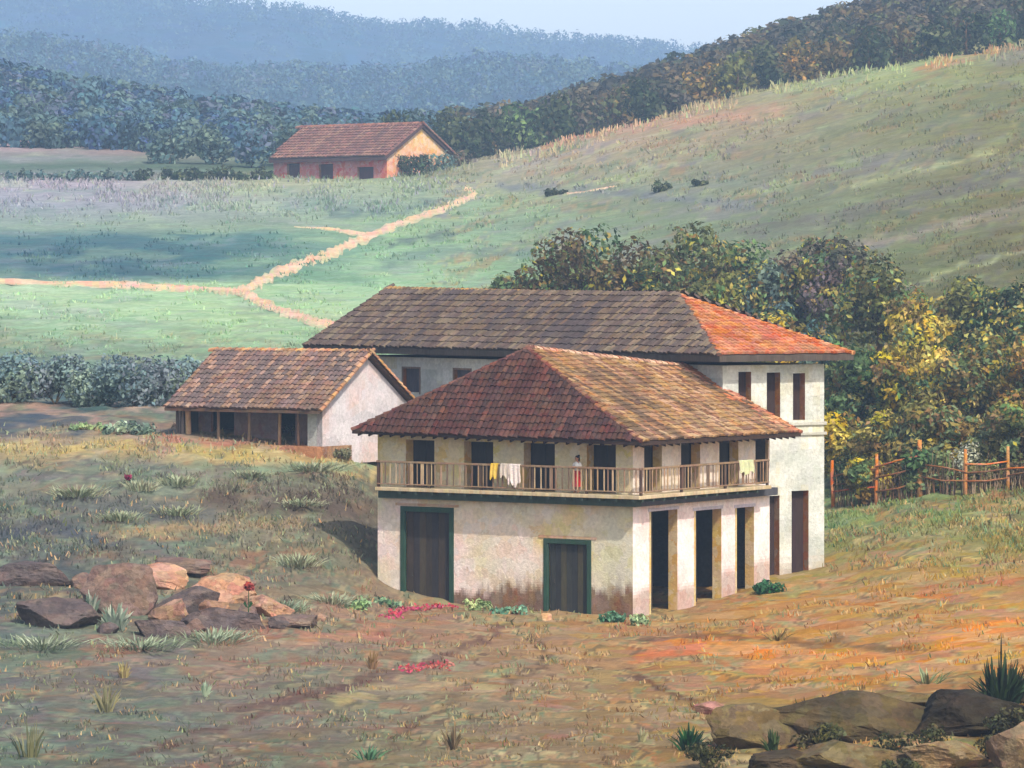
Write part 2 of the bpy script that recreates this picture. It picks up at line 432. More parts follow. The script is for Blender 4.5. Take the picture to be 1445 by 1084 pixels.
path_strip('path', [(-60,396),(90,400),(220,405),(300,409),(340,411),(362,400),(410,378),(455,362),(500,342),(560,318),(620,296),(655,282),(668,274),(655,266)],
           [3.2,3.5,4.2,5,7,8,8,7.5,7,6,6,5.5,5,3.5])
path_strip('path', [(338,410),(362,424),(400,440),(440,452),(485,462),(540,478)], [7,7,7,7,7,7])
path_strip('path', [(415,321),(450,322),(480,326),(520,334)], [.8,1.6,2.8,4.5])
path_strip('path', [(800,273),(835,269),(872,263)], [.6,1.6,.5])

# ------------------------------------------------------------------ distant hills
def hill(name, us, tops, d0, d1, basep, colA, colB, seed, amp, drop=60, nu=420, nd=90):
    u = np.linspace(-900, 2350, nu); t = np.linspace(0, 1, nd)
    T, U = np.meshgrid(t, u, indexing='ij')
    D = d0 + (d1 - d0) * T
    top = np.interp(U, us, tops)
    dp = d0 + (d1 - d0) * .8
    zt = (HY - top) / F * dp
    zb = (HY - basep) / F * d0
    prof = np.sin(np.clip(T / .8, 0, 1) * math.pi / 2) ** 1.15
    prof = np.where(T > .8, 1 - ((T - .8) / .2) ** 2 * .5, prof)
    X = (U - CX) / F * D
    sc = 1 / (d1 * .05)
    Z = CZ + zb + (zt - zb) * prof + (fbm(X * sc, D * sc * .6, seed, 5) - .5) * amp * (.15 + .85 * np.sin(np.clip(T, 0, 1) * math.pi))
    Z += (fbm(X * sc * 9, D * sc * 9, seed + 3, 3) - .5) * amp * .16
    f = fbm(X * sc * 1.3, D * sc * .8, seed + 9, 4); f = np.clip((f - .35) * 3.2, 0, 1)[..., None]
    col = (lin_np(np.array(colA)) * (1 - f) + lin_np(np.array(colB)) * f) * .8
    V = np.stack([X, D, Z], -1).reshape(-1, 3)
    a = (np.arange(nd - 1)[:, None] * nu + np.arange(nu - 1)[None]).ravel()
    idx = np.stack([a, a + 1, a + nu + 1, a + nu], 1)
    o = np_mesh(name, V, len(idx), 4, col.reshape(-1, 3), M_hill, domain='POINT', idx=idx, smooth=True)
    tag(o, kind='structure')
    return U[0], t, d0, d1, Z
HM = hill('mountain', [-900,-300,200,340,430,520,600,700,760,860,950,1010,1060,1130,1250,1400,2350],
     [-34,-14,10,22,32,46,48,54,64,74,80,84,72,56,26,0,-30], 2300, 3500, 330, (64,96,116), (48,76,104), 5, 22)  # blue of distant air put into the slope colours
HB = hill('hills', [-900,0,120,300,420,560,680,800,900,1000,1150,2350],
     [60,80,98,118,108,120,104,116,124,120,95,60], 1350, 2100, 330, (58,88,96), (44,70,84), 15, 20)  # hazy blue mixed into these slope colours too

# ------------------------------------------------------------------ foliage
def leafquads(cent, nrm, size, rng, aspect=1.5):
    n = len(cent)
    rv = rng.normal(size=(n, 3)); t = np.cross(nrm, rv); t /= np.linalg.norm(t, axis=1, keepdims=True) + 1e-9
    b = np.cross(nrm, t)
    s = size[:, None]
    p0 = cent - t * s * aspect * .5; p2 = cent + t * s * aspect * .5
    p1 = cent - b * s * .38 + nrm * s * .12; p3 = cent + b * s * .38 + nrm * s * .12
    return np.stack([p0, p1, p2, p3], 1)

WOODMIX = [(112,100,58),(150,140,66),(92,114,70),(78,92,56),(122,102,62),(104,118,84),(164,154,74),(78,100,74)]
def crown_mesh(name, blobs, nleaf, leaf, palette, parent, rng, mat=None, alb=1.15, jit=.2, mix=0):
    pts = []; nr = []; sz = []; cl = []
    tot = sum(r ** 2 for _, r in blobs)
    pal = lin_np(np.array(palette))
    for (c, r) in blobs:
        n = max(12, int(nleaf * r * r / tot))
        v = rng.normal(size=(n, 3)); v /= np.linalg.norm(v, axis=1, keepdims=True)
        bump = 1 + .28 * (vnoise(v[:, 0] * 3 + c[0], v[:, 2] * 3 + c[2], 7) - .5) * 2
        rr = r * (rng.uniform(.45, 1.02, n) ** .55) * bump
        p = np.array(c) + v * rr[:, None] * np.array([1, 1, .86])
        nn = v + rng.normal(size=(n, 3)) * .55; nn /= np.linalg.norm(nn, axis=1, keepdims=True)
        pts.append(p); nr.append(nn); sz.append(leaf * rng.uniform(.55, 1.35, n))
        k = rng.integers(len(pal)); base = pal[k]
        k2 = pal[rng.integers(len(pal), size=n)]
        sel = (rng.random(n) < .28)[:, None]
        if mix:
            pm = lin_np(np.array(WOODMIX)); k3 = (vnoise(p[:, 0] * .9 + p[:, 1], p[:, 2] * .9, 77) * 7.99).astype(int); k2 = pm[k3]; sel = (vnoise(p[:, 0] * 1.1, p[:, 2] * 1.1 + p[:, 1], 78) < mix)[:, None]
        cc = np.where(sel, k2, base) * (1 + rng.normal(size=(n, 1)) * jit)
        cl.append(np.clip(cc, .005, 1) * alb)
    pts = np.concatenate(pts); q = leafquads(pts, np.concatenate(nr), np.concatenate(sz), rng)
    return np_mesh(name, q.reshape(-1, 3), len(q), 4, np.concatenate(cl), mat or M_leaf, parent)

PAL = {
 'dark':   [(52,66,44),(66,78,52),(44,52,38),(78,84,56),(58,62,42)],
 'green':  [(78,104,66),(92,116,76),(64,84,54),(104,120,72),(58,70,48)],
 'brown':  [(98,82,54),(84,72,50),(112,96,58),(72,62,44),(92,98,60)],
 'yellow': [(170,152,62),(140,128,58),(108,104,52),(184,162,70),(96,86,48),(126,104,58)],
 'orange': [(148,118,62),(130,104,56),(112,98,54),(96,88,50),(164,130,70)],
 'olive':  [(112,112,60),(98,102,58),(132,124,66),(80,82,48),(92,86,52)],
 'blue':   [(76,100,98),(88,110,104),(66,86,88),(98,114,100),(78,92,84)],
 'far':    [(62,92,108),(78,110,120),(56,80,108),(96,118,112),(70,90,124)],  # leaf colours blued to stand in for distance haze
 'mid':    [(74,100,112),(86,114,120),(66,92,108),(98,116,106),(90,98,116)],  # lighter, bluer leaves with some haze in their colour
 'scrub':  [(104,126,128),(116,136,130),(92,112,118),(122,138,120),(106,116,122)],
 'greyb':  [(84,78,68),(94,88,72),(70,68,58),(104,92,72),(76,82,60)],
 'mauve':  [(104,92,92),(88,92,80),(118,100,92),(78,78,64)],
 'pale':   [(150,172,124),(130,156,112),(168,182,136),(110,132,94)],
}
def tree(px, py_base, h_px, w_px, pal, label, group, nleaf=900, d=None, cat='tree', leaf_px=7.5, name='broadleaf_tree', trunk=True, base=None, cover=.92, mix=0):
    """px, ground row, height and width in picture pixels at that depth"""
    if d is None: b = G(px, py_base, -.15)
    else:
        x = (px - CX) / F * d; b = Vector((x, d, hz(x, d) - .15))
    d = b.y; m = d / F
    if d is not None and py_base is None: top = None
    h = h_px * m; w = w_px * m
    rng = np.random.default_rng(int(px * 7 + d * 13) % 99991)
    root = thing(name, b, label, cat, group)
    nb = 7 if w_px > 50 else 5
    blobs = []
    ch = h * cover; cz = h - ch / 2
    for i in range(nb):
        t = rng.random(); ang = rng.random() * 6.283
        zz = h - ch + ch * (.14 + .68 * (i + .5) / nb)
        rr = w * .5 * math.sin(math.pi * np.clip(.22 + .62 * (i + .5) / nb, 0, 1)) * .62
        q = rng.uniform(.26, .36) * w * (.9 + .3 * rng.random()); q = min(q, ch * .42)
        blobs.append(((b.x + math.cos(ang) * rr, b.y + math.sin(ang) * rr, b.z + min(zz, h - q * .8)), q))
    blobs.append(((b.x, b.y, b.z + h - ch * .48), min(w * .36, ch * .42)))
    blobs.append(((b.x - w * .3, b.y, b.z + h - ch * .6), min(w * .24, ch * .35)))
    blobs.append(((b.x + w * .3, b.y, b.z + h - ch * .62), min(w * .24, ch * .35)))
    mb = MB()
    rt = max(.05, h * .028)
    cc = lin(R.choice([(96, 72, 50), (84, 66, 48), (110, 84, 58)]), .7)
    kx, ky = rng.normal(size=2) * h * .03
    mid = Vector((b.x + kx, b.y + ky, b.z + h * .45))
    mb.tube([b + Vector((0, 0, -.1)), b + Vector((kx * .4, ky * .4, h * .2)), mid, Vector((b.x, b.y, b.z + h * .8))], [rt * 1.4, rt, rt * .7, rt * .2], cc, 6)
    for (c, r) in blobs[:5]:
        mb.tube([mid - Vector((0, 0, h * .12 * rng.random())), (mid + Vector(c)) * .5 + Vector((0, 0, .05 * h)), Vector(c)], [rt * .5, rt * .32, rt * .1], cc, 5)
    mb.build('trunk', M_bark, root, smooth=True)
    crown_mesh('crown', blobs, nleaf, leaf_px * m, PAL[pal] if isinstance(pal, str) else pal, root, rng, mix=mix)
    return root

# wood on the slope behind the house --------------------------------------------------
g = 'trees of the wood behind the white house'
WOOD = [
 # px, depth, height px, width px, palette, label
 (775,292,196,130,'brown','broad brown-green tree at the left end of the wood above the dark roof'),
 (842,300,190,120,'green','green-topped tree over the middle of the dark ridge'),
 (905,296,185,118,'brown','brown tree above the right part of the dark ridge'),
 (965,302,190,112,'brown','tall brown tree rising above the orange hip'),
 (1012,290,150,90,'olive','olive tree with yellow tips behind the top of the orange roof'),
 (1062,296,150,110,'blue','blue-green tree above the orange roof slope'),
 (1125,300,140,116,'greyb','grey-brown tree high on the slope right of the orange roof'),
 (1190,296,150,110,'mauve','mauve-grey tree on the slope above the roof tip'),
 (1108,262,150,90,'yellow','yellow-green tree rising over the orange roof tip'),
 (1168,258,140,90,'blue','blue-green tree just beyond the orange roof tip'),
 (1240,284,150,110,'olive','olive tree in the upper row at the middle of the wood'),
 (1300,272,142,96,'yellow','bright yellow tree highest in the wood'),
 (1352,276,140,92,'olive','olive tree to the right of the highest yellow tree'),
 (1418,272,128,120,'dark','large dark green tree at the upper right of the wood'),
 (1216,246,130,92,'green','mid green tree above the leftmost fence posts'),
 (1275,244,142,96,'yellow','yellow-green tree in the middle row of the wood'),
 (1335,240,132,100,'yellow','rounded yellow-green tree below the highest yellow tree'),
 (1398,242,140,96,'orange','orange-brown tree under the large dark green tree'),
 (1448,238,150,96,'orange','ochre tree at the right edge of the wood'),
 (1192,224,112,80,'yellow','golden green tree against the corner of the white house'),
 (1238,220,112,88,'yellow','yellow-green tree behind the second fence post'),
 (1292,219,118,88,'olive','olive-gold tree behind the tallest fence post'),
 (1350,218,112,84,'yellow','yellow bush-like tree behind the right half of the fence'),
 (1408,216,120,88,'olive','olive tree with pale trunk near the right end of the fence'),
 (1455,214,110,80,'brown','brown tree past the right end of the fence'),
 (1225,214,70,60,'yellow','low yellow shrub-like tree close behind the left part of the fence'),
 (1310,212,66,64,'green','low green tree close behind the middle of the fence'),
 (1185,252,120,84,'yellow','golden green tree just right of the white house eave'),
 (1050,320,112,110,'green','green tree highest on the slope above the orange roof'),
 (1160,322,104,110,'greyb','grey-green tree highest on the slope right of the orange roof'),
 (720,335,60,60,'green','small dark green tree left of the wood above the roof'),
]
for (px, d, h, w, pal, lab) in WOOD:
    tree(px, None, h, w, pal, lab, g, nleaf=3300, d=d, leaf_px=6.3, mix=.45)

# row behind the crest of the right hill ----------------------------------------------
g = 'trees along the crest of the right hill'
cr = [(655,-20,44,50,'dark'),(690,-16,48,56,'dark'),(735,-8,54,62,'green'),(780,-4,58,60,'dark'),(826,0,56,62,'greyb'),(868,0,54,56,'brown'),(908,2,54,60,'dark'),
      (950,0,50,56,'greyb'),(995,0,48,60,'orange'),(1040,0,52,62,'olive'),(1085,0,52,56,'dark'),(1130,2,52,64,'orange'),(1178,0,46,66,'brown'),(1225,0,52,66,'dark'),
      (1272,2,50,62,'brown'),(1318,2,52,62,'dark'),(1365,2,54,66,'dark'),(1412,2,50,62,'green'),(1458,2,54,62,'dark')]
looks = {'dark':'dark green','green':'mid green','greyb':'grey-brown','brown':'russet brown','orange':'orange-brown','olive':'olive green'}
ords = ['first','second','third','fourth','fifth','sixth','seventh','eighth','ninth','tenth','eleventh','twelfth','thirteenth','fourteenth','fifteenth','sixteenth','seventeenth','eighteenth','nineteenth','twentieth']
for i, (px, dy, h, w, pal) in enumerate(cr):
    dd = 596 + (i % 3) * 8
    tree(px, None, h + 26, w, pal, f'{looks[pal]} tree on the right hill crest, {ords[i]} from the farmhouse end', g, nleaf=620, d=dd, leaf_px=6.5, cover=.97)

g = 'trees behind the pink farmhouse'
fh = [(356,62,56,'mid',605),(398,70,64,'blue',612),(445,66,62,'mid',620),(490,74,62,'mid',622),(545,90,60,'dark',618),(588,92,58,'blue',624),(628,86,60,'dark',618),(300,56,60,'blue',612),(240,52,60,'blue',612)]
fl = ['blue-green tree just left of the farmhouse roof','blue-green tree behind the left end of the farmhouse ridge','blue-grey tree behind the left half of the farmhouse ridge',
      'blue-green tree behind the middle of the farmhouse ridge','dark rounded tree above the farmhouse gable','tall blue-green tree above the farmhouse gable peak','dark tree to the right of the farmhouse gable',
      'blue-green tree a little way left of the farmhouse','blue-green tree farthest left in the row beside the farmhouse']
for (px, h, w, pal, d), lab in zip(fh, fl):
    tree(px, None, h, w, pal, lab, g, nleaf=700, d=d, leaf_px=6.5, cover=.97)

# forest masses that read as one canopy -----------------------------------------------
def forest(name, label, u0, u1, d0, d1, n, hpx, pals, seed, leaves=84, hill_=None, leaves_=None):
    rng = np.random.default_rng(seed)
    pts = []; nr = []; sz = []; cl = []
    us = rng.uniform(u0, u1, n); ds = rng.uniform(d0, d1, n)
    for u, d in zip(us, ds):
        x = (u - CX) / F * d; m = d / F
        if hill_ is None: z = hz(x, d)
        else:
            hu, ht, h0, h1, HZ = hill_; a_ = (u - hu[0]) / (hu[1] - hu[0]); b_ = (d - h0) / (h1 - h0) * (len(ht) - 1); z = float(HZ[int(b_), int(a_)]) - hpx * m * .2
        r = hpx * m * rng.uniform(.35, .62); hh = hpx * m * rng.uniform(.7, 1.25)
        pal = lin_np(np.array(PAL[pals[int(vnoise(np.array(u / 60.), np.array(d / 60.), seed) * 2.999 + rng.integers(2)) % len(pals)]]))
        for zz in (0.25, .62):
            v = rng.normal(size=(leaves, 3)); v /= np.linalg.norm(v, axis=1, keepdims=True)
            rr = r * (1 if zz < .5 else .8)
            pts.append(np.array((x, d, z + hh * zz)) + v * rr * rng.uniform(.75, 1.05, (leaves, 1)))
            nn = v + rng.normal(size=v.shape) * .4; nr.append(nn / np.linalg.norm(nn, axis=1, keepdims=True))
            sz.append(rng.uniform(.7, 1.3, leaves) * r * .33)
            base = pal[rng.integers(len(pal))]
            cl.append(np.clip(base * (1 + rng.normal(size=(leaves, 1)) * .16), .004, 1) * .95)
    q = leafquads(np.concatenate(pts), np.concatenate(nr), np.concatenate(sz), rng, 1.3)
    o = np_mesh(name, q.reshape(-1, 3), len(q), 4, np.concatenate(cl), M_leaf)
    return tag(o, label, 'forest', kind='stuff')
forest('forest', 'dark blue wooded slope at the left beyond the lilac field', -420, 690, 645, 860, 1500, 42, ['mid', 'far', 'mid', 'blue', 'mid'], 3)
forest('forest', 'grey-brown wooded ridge rising to the upper right behind the crest', 640, 1900, 640, 880, 1700, 46, ['greyb', 'brown', 'greyb', 'dark', 'mauve'], 4)

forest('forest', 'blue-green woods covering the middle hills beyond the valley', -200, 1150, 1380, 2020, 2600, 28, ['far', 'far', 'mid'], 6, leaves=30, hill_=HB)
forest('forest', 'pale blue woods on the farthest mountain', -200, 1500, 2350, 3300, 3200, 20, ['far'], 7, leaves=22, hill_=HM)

# ------------------------------------------------------------------ grass and ground cover
def grass(name, label, n, u0, u1, p0, p1, hpx, wpx, seed, dens=None, bright=1.0, lean=.35, jitc=.11, tint=None):
    rng = np.random.default_rng(seed)
    u = rng.uniform(u0, u1, n); p = rng.uniform(p0, p1, n)
    cl = fbm(u / 38, p / 14, seed, 3)
    keep = cl > .40 + .2 * rng.random(n)
    if dens is not None: keep &= dens(u, p, rng)
    u = u[keep]; p = p[keep]
    d = np.array([depth_at(a, b) for a, b in zip(u, p)])
    x = (u - CX) / F * d; z = height(x, d)
    col = ground_color(x, d)
    k = 4
    x = np.repeat(x, k); d = np.repeat(d, k); z = np.repeat(z, k); m = d / F
    col = np.repeat(col, k, 0)
    N_ = len(x)
    x = x + rng.normal(size=N_) * m * wpx * 1.6; d2 = d + rng.normal(size=N_) * m * wpx * 2.5
    z = height(x, d2) - .03
    h = hpx * m * rng.uniform(.4, 1.3, N_); w = wpx * m * rng.uniform(.5, 1.2, N_)
    lx = rng.normal(size=N_) * lean * h; ly = rng.normal(size=N_) * lean * h
    yaw = rng.uniform(-.9, .9, N_); ax = np.cos(yaw) * w * .5; ay = np.sin(yaw) * w * .5
    P = np.stack([np.stack([x - ax, d2 - ay, z], 1), np.stack([x + ax, d2 + ay, z], 1),
                  np.stack([x + ax * .35 + lx, d2 + ay * .35 + ly, z + h], 1), np.stack([x - ax * .35 + lx, d2 - ay * .35 + ly, z + h * .93], 1)], 1)
    col = col * bright * (1 + rng.normal(size=(N_, 1)) * jitc) * (1 + rng.normal(size=(N_, 3)) * .05)
    if tint is not None:
        tc = lin_np(np.array(tint)); s = (rng.random(N_) < .16)[:, None]
        col = np.where(s, tc[rng.integers(len(tc), size=N_)] * .7, col)
    o = np_mesh(name, P.reshape(-1, 3), N_, 4, np.clip(col, .01, .9), M_grass)
    return tag(o, label, 'grass', kind='stuff')
HOUSE = lambda u, p: (u > 525) & (u < 1170) & (p < 872 - np.abs(u - 893) * .1) & (p > 600)
grass('grass', 'dry tan and sage grass over the near yard', 7500, -60, 1500, 700, 1084, 7, 3.2, 5, dens=lambda u, p, r: ~HOUSE(u, p), tint=[(168,176,132),(196,160,112),(120,132,92),(210,178,130)])
grass('grass', 'pale green tussocks across the near right lawn', 2600, 1165, 1500, 640, 800, 7, 3, 6, tint=[(120,158,112),(96,128,86),(150,170,120)])
grass('grass', 'low grass and weeds on the slope up to the barn', 3200, -60, 525, 600, 790, 6, 3.2, 8, tint=[(168,178,140),(120,120,100),(150,150,118)])
grass('grass', 'smooth green grass on the meadows and right hill', 15000, -60, 1500, 62, 560, 4.5, 3.0, 9, dens=lambda u, p, r: (p > 255) | (u > 640), bright=1.06, jitc=.10)
grass('grass', 'lilac seeding grass on the far field', 5000, -60, 640, 200, 300, 6, 2.6, 10, bright=1.05, jitc=.1, tint=[(170,166,178),(160,160,174),(160,172,150)])
grass('grass', 'tall pale grass standing along the right hill crest', 3200, 650, 1500, 62, 245, 10, 3.0, 12,
      dens=lambda u, p, r: np.abs(p - np.interp(u, [650,722,893,1085,1162,1300,1445], [246,220,176,122,112,86,66])) < 12 + 5 * r.random(len(u)), bright=1.4, lean=.2, tint=[(184,196,140),(200,180,140),(176,190,136)])

# ------------------------------------------------------------------ building helpers
UP = Vector((0, 0, 1))
def axes(deg):
    a = math.radians(deg)
    e1 = Vector((-math.cos(a), math.sin(a), 0)); e2 = Vector((math.sin(a), math.cos(a), 0))
    return e1, e2, -e2, -e1      # left direction, right direction, normal of left face (-e2), normal of right face (-e1)
def along(P, e, px):
    k = (px - CX) / F
    return (k * P.y - P.x) / (e.x - k * e.y)
def z_at(P, py): return CZ + (HY - py) / F * P.y

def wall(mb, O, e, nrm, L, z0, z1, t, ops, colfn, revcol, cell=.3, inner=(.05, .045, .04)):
    """O: point on the outer plane; e: direction; nrm: outward; ops: (a0,a1,h0,h1) openings with world z"""
    As = sorted(set([0, L] + [v for o in ops for v in (o[0], o[1])])); Zs = sorted(set([z0, z1] + [v for o in ops for v in (o[2], o[3])]))
    def sub(v):
        out = []
        for a, b in zip(v, v[1:]):
            n = max(1, int(math.ceil((b - a) / cell)))
            out += [a + (b - a) * i / n for i in range(n)]
        return out + [v[-1]]
    As = sub(As); Zs = sub(Zs)
    O = Vector((O.x, O.y, 0))
    ein = -nrm * t
    flip = e.cross(UP).dot(nrm) < 0
    for a0, a1 in zip(As, As[1:]):
        for h0, h1 in zip(Zs, Zs[1:]):
            am, hm = (a0 + a1) / 2, (h0 + h1) / 2
            if any(o[0] < am < o[1] and o[2] < hm < o[3] for o in ops): continue
            q = [O + e * a0 + UP * h0, O + e * a1 + UP * h0, O + e * a1 + UP * h1, O + e * a0 + UP * h1]
            if flip: q = q[::-1]
            mb.poly(q, colfn(am, hm))
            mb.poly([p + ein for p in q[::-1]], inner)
    for (a0, a1, h0, h1) in ops:
        c = [O + e * a0 + UP * h0, O + e * a1 + UP * h0, O + e * a1 + UP * h1, O + e * a0 + UP * h1]
        for k in range(4):
            p, q = c[k], c[(k + 1) % 4]
            mb.poly([p, q, q + ein, p + ein], revcol)
    mb.poly([O + UP * z1, O + e * L + UP * z1, O + e * L + UP * z1 + ein, O + UP * z1 + ein], colfn(0, z1))

def n2(a, b, s=1., seed=0): return float(fbm(np.array(a * s), np.array(b * s), seed, 3))
def mixc(a, b, t): return tuple(a[i] * (1 - t) + b[i] * t for i in range(3))

def tiles_face(mb, poly, sdir, pal, seed, **kw):
    """tile a planar polygon with the rows running along sdir"""
    P_ = [Vector(p) for p in poly]; nrm = (P_[1] - P_[0]).cross(P_[2] - P_[0]).normalized()
    if nrm.z < 0: nrm = -nrm
    s = (sdir - nrm * sdir.dot(nrm)).normalized(); r = nrm.cross(s).normalized()
    if r.z < 0: r = -r
    rng = random.Random(seed); O = P_[0]
    p2 = [((p - O).dot(s), (p - O).dot(r)) for p in P_]
    return s, r, nrm, p2
def tile_poly(mb, poly, sdir, pal, seed, tw=.27, tr=.40, lift=.035, alb=.72, hot=None):
    rng = random.Random(seed); s, r, nrm, p2 = tiles_face(mb, poly, sdir, pal, seed); O = Vector(poly[0])
    smin, smax = min(p[0] for p in p2), max(p[0] for p in p2); rmin, rmax = min(p[1] for p in p2), max(p[1] for p in p2)
    pl = [lin(c, alb) for c in pal]
    def inside(x, y):
        c = False; j = len(p2) - 1
        for i in range(len(p2)):
            xi, yi = p2[i]; xj, yj = p2[j]
            if (yi > y) != (yj > y) and x < (xj - xi) * (y - yi) / (yj - yi) + xi: c = not c
            j = i
        return c
    for i in range(int((smax - smin) / tw) + 1):
        x = smin + (i + .5) * tw + rng.uniform(-.02, .02)
        for j in range(-1, int((rmax - rmin) / tr) + 1):
            y = rmin + j * tr + rng.uniform(-.05, .05)
            if not inside(x, y + tr * .45): continue
            wp = O + s * x + r * y
            f = .5 * n2(x * 1.8, y * .28, 1.3, seed) + .5 * n2(x * .4, y * .4, 1., seed + 3); f = f * 3.0 - 1.0
            k = min(max(f + rng.uniform(-.16, .16), 0), .999) * len(pl)
            c = pl[int(k)]
            if hot: c = hot(wp, c, rng)
            b = .88 + .24 * rng.random(); c = tuple(v * b for v in c)
            w0 = tw * .56; w1 = tw * .44; L = tr * 1.22; tilt = rng.uniform(-.05, .05)
            while L > tr * .25 and not inside(x, y + L): L *= .8
            rows = []
            for (yy, ww, up) in ((y, w0, lift), (y + L, w1, .0)):
                rows.append([O + s * (x + tilt * (yy - y) - math.cos(math.radians(a)) * ww) + r * yy + nrm * (math.sin(math.radians(a)) * ww * .75 + up + .02) for a in (0, 45, 90, 135, 180)])
            for q in range(4): mb.poly([rows[0][q], rows[0][q + 1], rows[1][q + 1], rows[1][q]], c)
            mb.poly(rows[0][::-1], tuple(v * .85 for v in c))
def ridge_caps(mb, A, B, pal, seed, w=.2, step=.42, alb=.75):
    rng = random.Random(seed); A = Vector(A); B = Vector(B); d = B - A; n = int(d.length / step); u = d.normalized(); side = u.cross(UP).normalized(); up = side.cross(u).normalized()
    pl = [lin(c, alb) for c in pal]
    for i in range(n + 1):
        p = A + u * (i * step); c = rng.choice(pl); b = .85 + .3 * rng.random(); c = tuple(v * b for v in c)
        rows = []
        for yy, ww, l in ((0, w * 1.1, .05), (step * 1.2, w * .9, 0)):
            rows.append([p + u * yy - side * math.cos(math.radians(a)) * ww + up * (math.sin(math.radians(a)) * ww * .8 + l - .03) for a in (-25, 20, 60, 90, 120, 160, 205)])
        for q in range(6): mb.poly([rows[0][q], rows[0][q + 1], rows[1][q + 1], rows[1][q]], c)
        mb.poly(rows[0][::-1], tuple(v * .85 for v in c))
def deck(mb, polys, th, col):
    for P in polys:
        P = [Vector(p) for p in P]
        nrm = (P[1] - P[0]).cross(P[2] - P[0]).normalized()
        if nrm.z < 0: P = P[::-1]; nrm = -nrm
        mb.poly(P, col); Q = [p - UP * th for p in P]; mb.poly(Q[::-1], col)
        for k in range(len(P)): mb.poly([P[k], Q[k], Q[(k + 1) % len(P)], P[(k + 1) % len(P)]], col)

# ------------------------------------------------------------------ FRONT HOUSE
e1, e2, nL, nR = axes(34)
P = W(893, 868, 177.4)
gz = P.z
zslab = z_at(P, 698)             # upper floor level
L1 = along(P, e1, 533); L2 = along(P, e2, 1086)
ztop = z_at(P, 615) - .02
house = thing('manor_house', Vector((P.x, P.y, gz)), 'two storey cream house with wooden balcony and dark red tiled roof in front', 'house')
cream = lin((226,214,186), .8); pinkc = lin((236,212,204), .84); yel = lin((226,206,150), .8); grn = lin((196,198,168), .8)
dirt = lin((112,86,66), .8); dirt2 = lin((150,108,74), .8)
def col_left(a, h):
    c = mixc(cream, pinkc, min(1, max(0, n2(a, h, .5, 2) * 2.4 - .7)))
    c = mixc(c, yel, min(1, max(0, n2(a, h, .45, 8) * 3 - 1.6)))
    c = mixc(c, grn, .6 * max(0, min(1, (2.6 + 1.2 * (n2(a, h, 1, 19) - .5) - a) / 1.3)))
    hh = h - gz
    w_ = max(0, min(1, (a - 3.6) / 1.2)) * max(0, min(1, (8.6 - a) / 1.2)) + max(0, min(1, (2.9 - a) / .9))
    s = (.75 + .75 * w_ + 1.5 * (n2(a, h * .5, 1.6, 5) - .5) + .8 * (n2(a * 4, h, 1.4, 15) - .5) - hh) * 1.5
    s = min(.92, max(0, s * (.45 + 1.2 * n2(a * 1.6, h * .9, 1.5, 9))))
    if hh > zslab - gz: s = 0; c = mixc(yel, cream, min(1, max(0, n2(a, h, .8, 3) * 2 - .5)))
    st_ = max(0, min(1, (n2(a * 3.2, h * .35, 1.5, 61) - .48) * 5)) * max(0, min(1, (1.9 - hh) / 1.2)) * w_ if hh < 2 else 0
    c = mixc(c, lin((120,92,72), .7), .7 * st_)
    return mixc(c, mixc(lin((94,72,58), .7), dirt2, n2(a * 2, h, 2, 4)), s)
def col_right(a, h):
    c = mixc(lin((240,216,210), .9), lin((244,230,226), .92), min(1, max(0, n2(a, h, .6, 12) * 2.2 - .6)))
    hh = h - gz
    s = min(.6, max(0, (.8 + .6 * n2(a, 0, 1.4, 6) - hh + a * .07) * 1.4))
    if hh > zslab - gz: s = 0; c = mixc(c, yel, .35)
    return mixc(c, dirt2, s)
T = .58
ochre = lin((200,170,118), .8)
# openings of the left face: pixel columns -> metres
def opsL(cols, e, top, bot): return [(min(along(P, e, a), along(P, e, b)), max(along(P, e, a), along(P, e, b)), bot, top) for a, b in cols]
upd = zslab + 2.15
mb = MB()
doorsL = opsL([(566, 640)], e1, z_at(P, 728) + .05, gz - 2)
doorsL2 = opsL([(768, 834)], e1, gz + 3.22, gz - 2)
upL = opsL([(573, 613), (655, 696), (739, 783), (828, 869)], e1, upd, zslab)
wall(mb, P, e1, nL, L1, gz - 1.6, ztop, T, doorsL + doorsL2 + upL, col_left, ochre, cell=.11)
lowR = []
for (a, b, t) in [(918, 956, 722), (981, 1018, 721), (1039, 1064, 717)]:
    a0, a1 = along(P, e2, a), along(P, e2, b); q = P + e2 * a0
    lowR.append((a0, a1, gz - 2, z_at(q, t)))
upR = opsL([(909, 934), (961, 988), (1015, 1042), (1066, 1084)], e2, upd - .02, zslab)
Pr = P
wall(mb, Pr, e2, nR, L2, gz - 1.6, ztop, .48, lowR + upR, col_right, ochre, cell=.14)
# back and far end
Pb = P + e1 * L1
wall(mb, Pb, e2, e1, L2, gz - 1.6, ztop, .4, [], lambda a, h: cream, ochre, cell=2)
Pc = P + e2 * L2
wall(mb, Pc, e1, e2, L1, gz - 1.6, ztop, .4, [], lambda a, h: cream, ochre, cell=2)
mb.build('wall', M_plaster, house)
# floor of upper storey inside
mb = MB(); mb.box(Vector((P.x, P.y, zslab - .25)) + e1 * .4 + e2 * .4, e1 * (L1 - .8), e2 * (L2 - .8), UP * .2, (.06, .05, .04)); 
mb.build('upper_floor', M_wood, house)
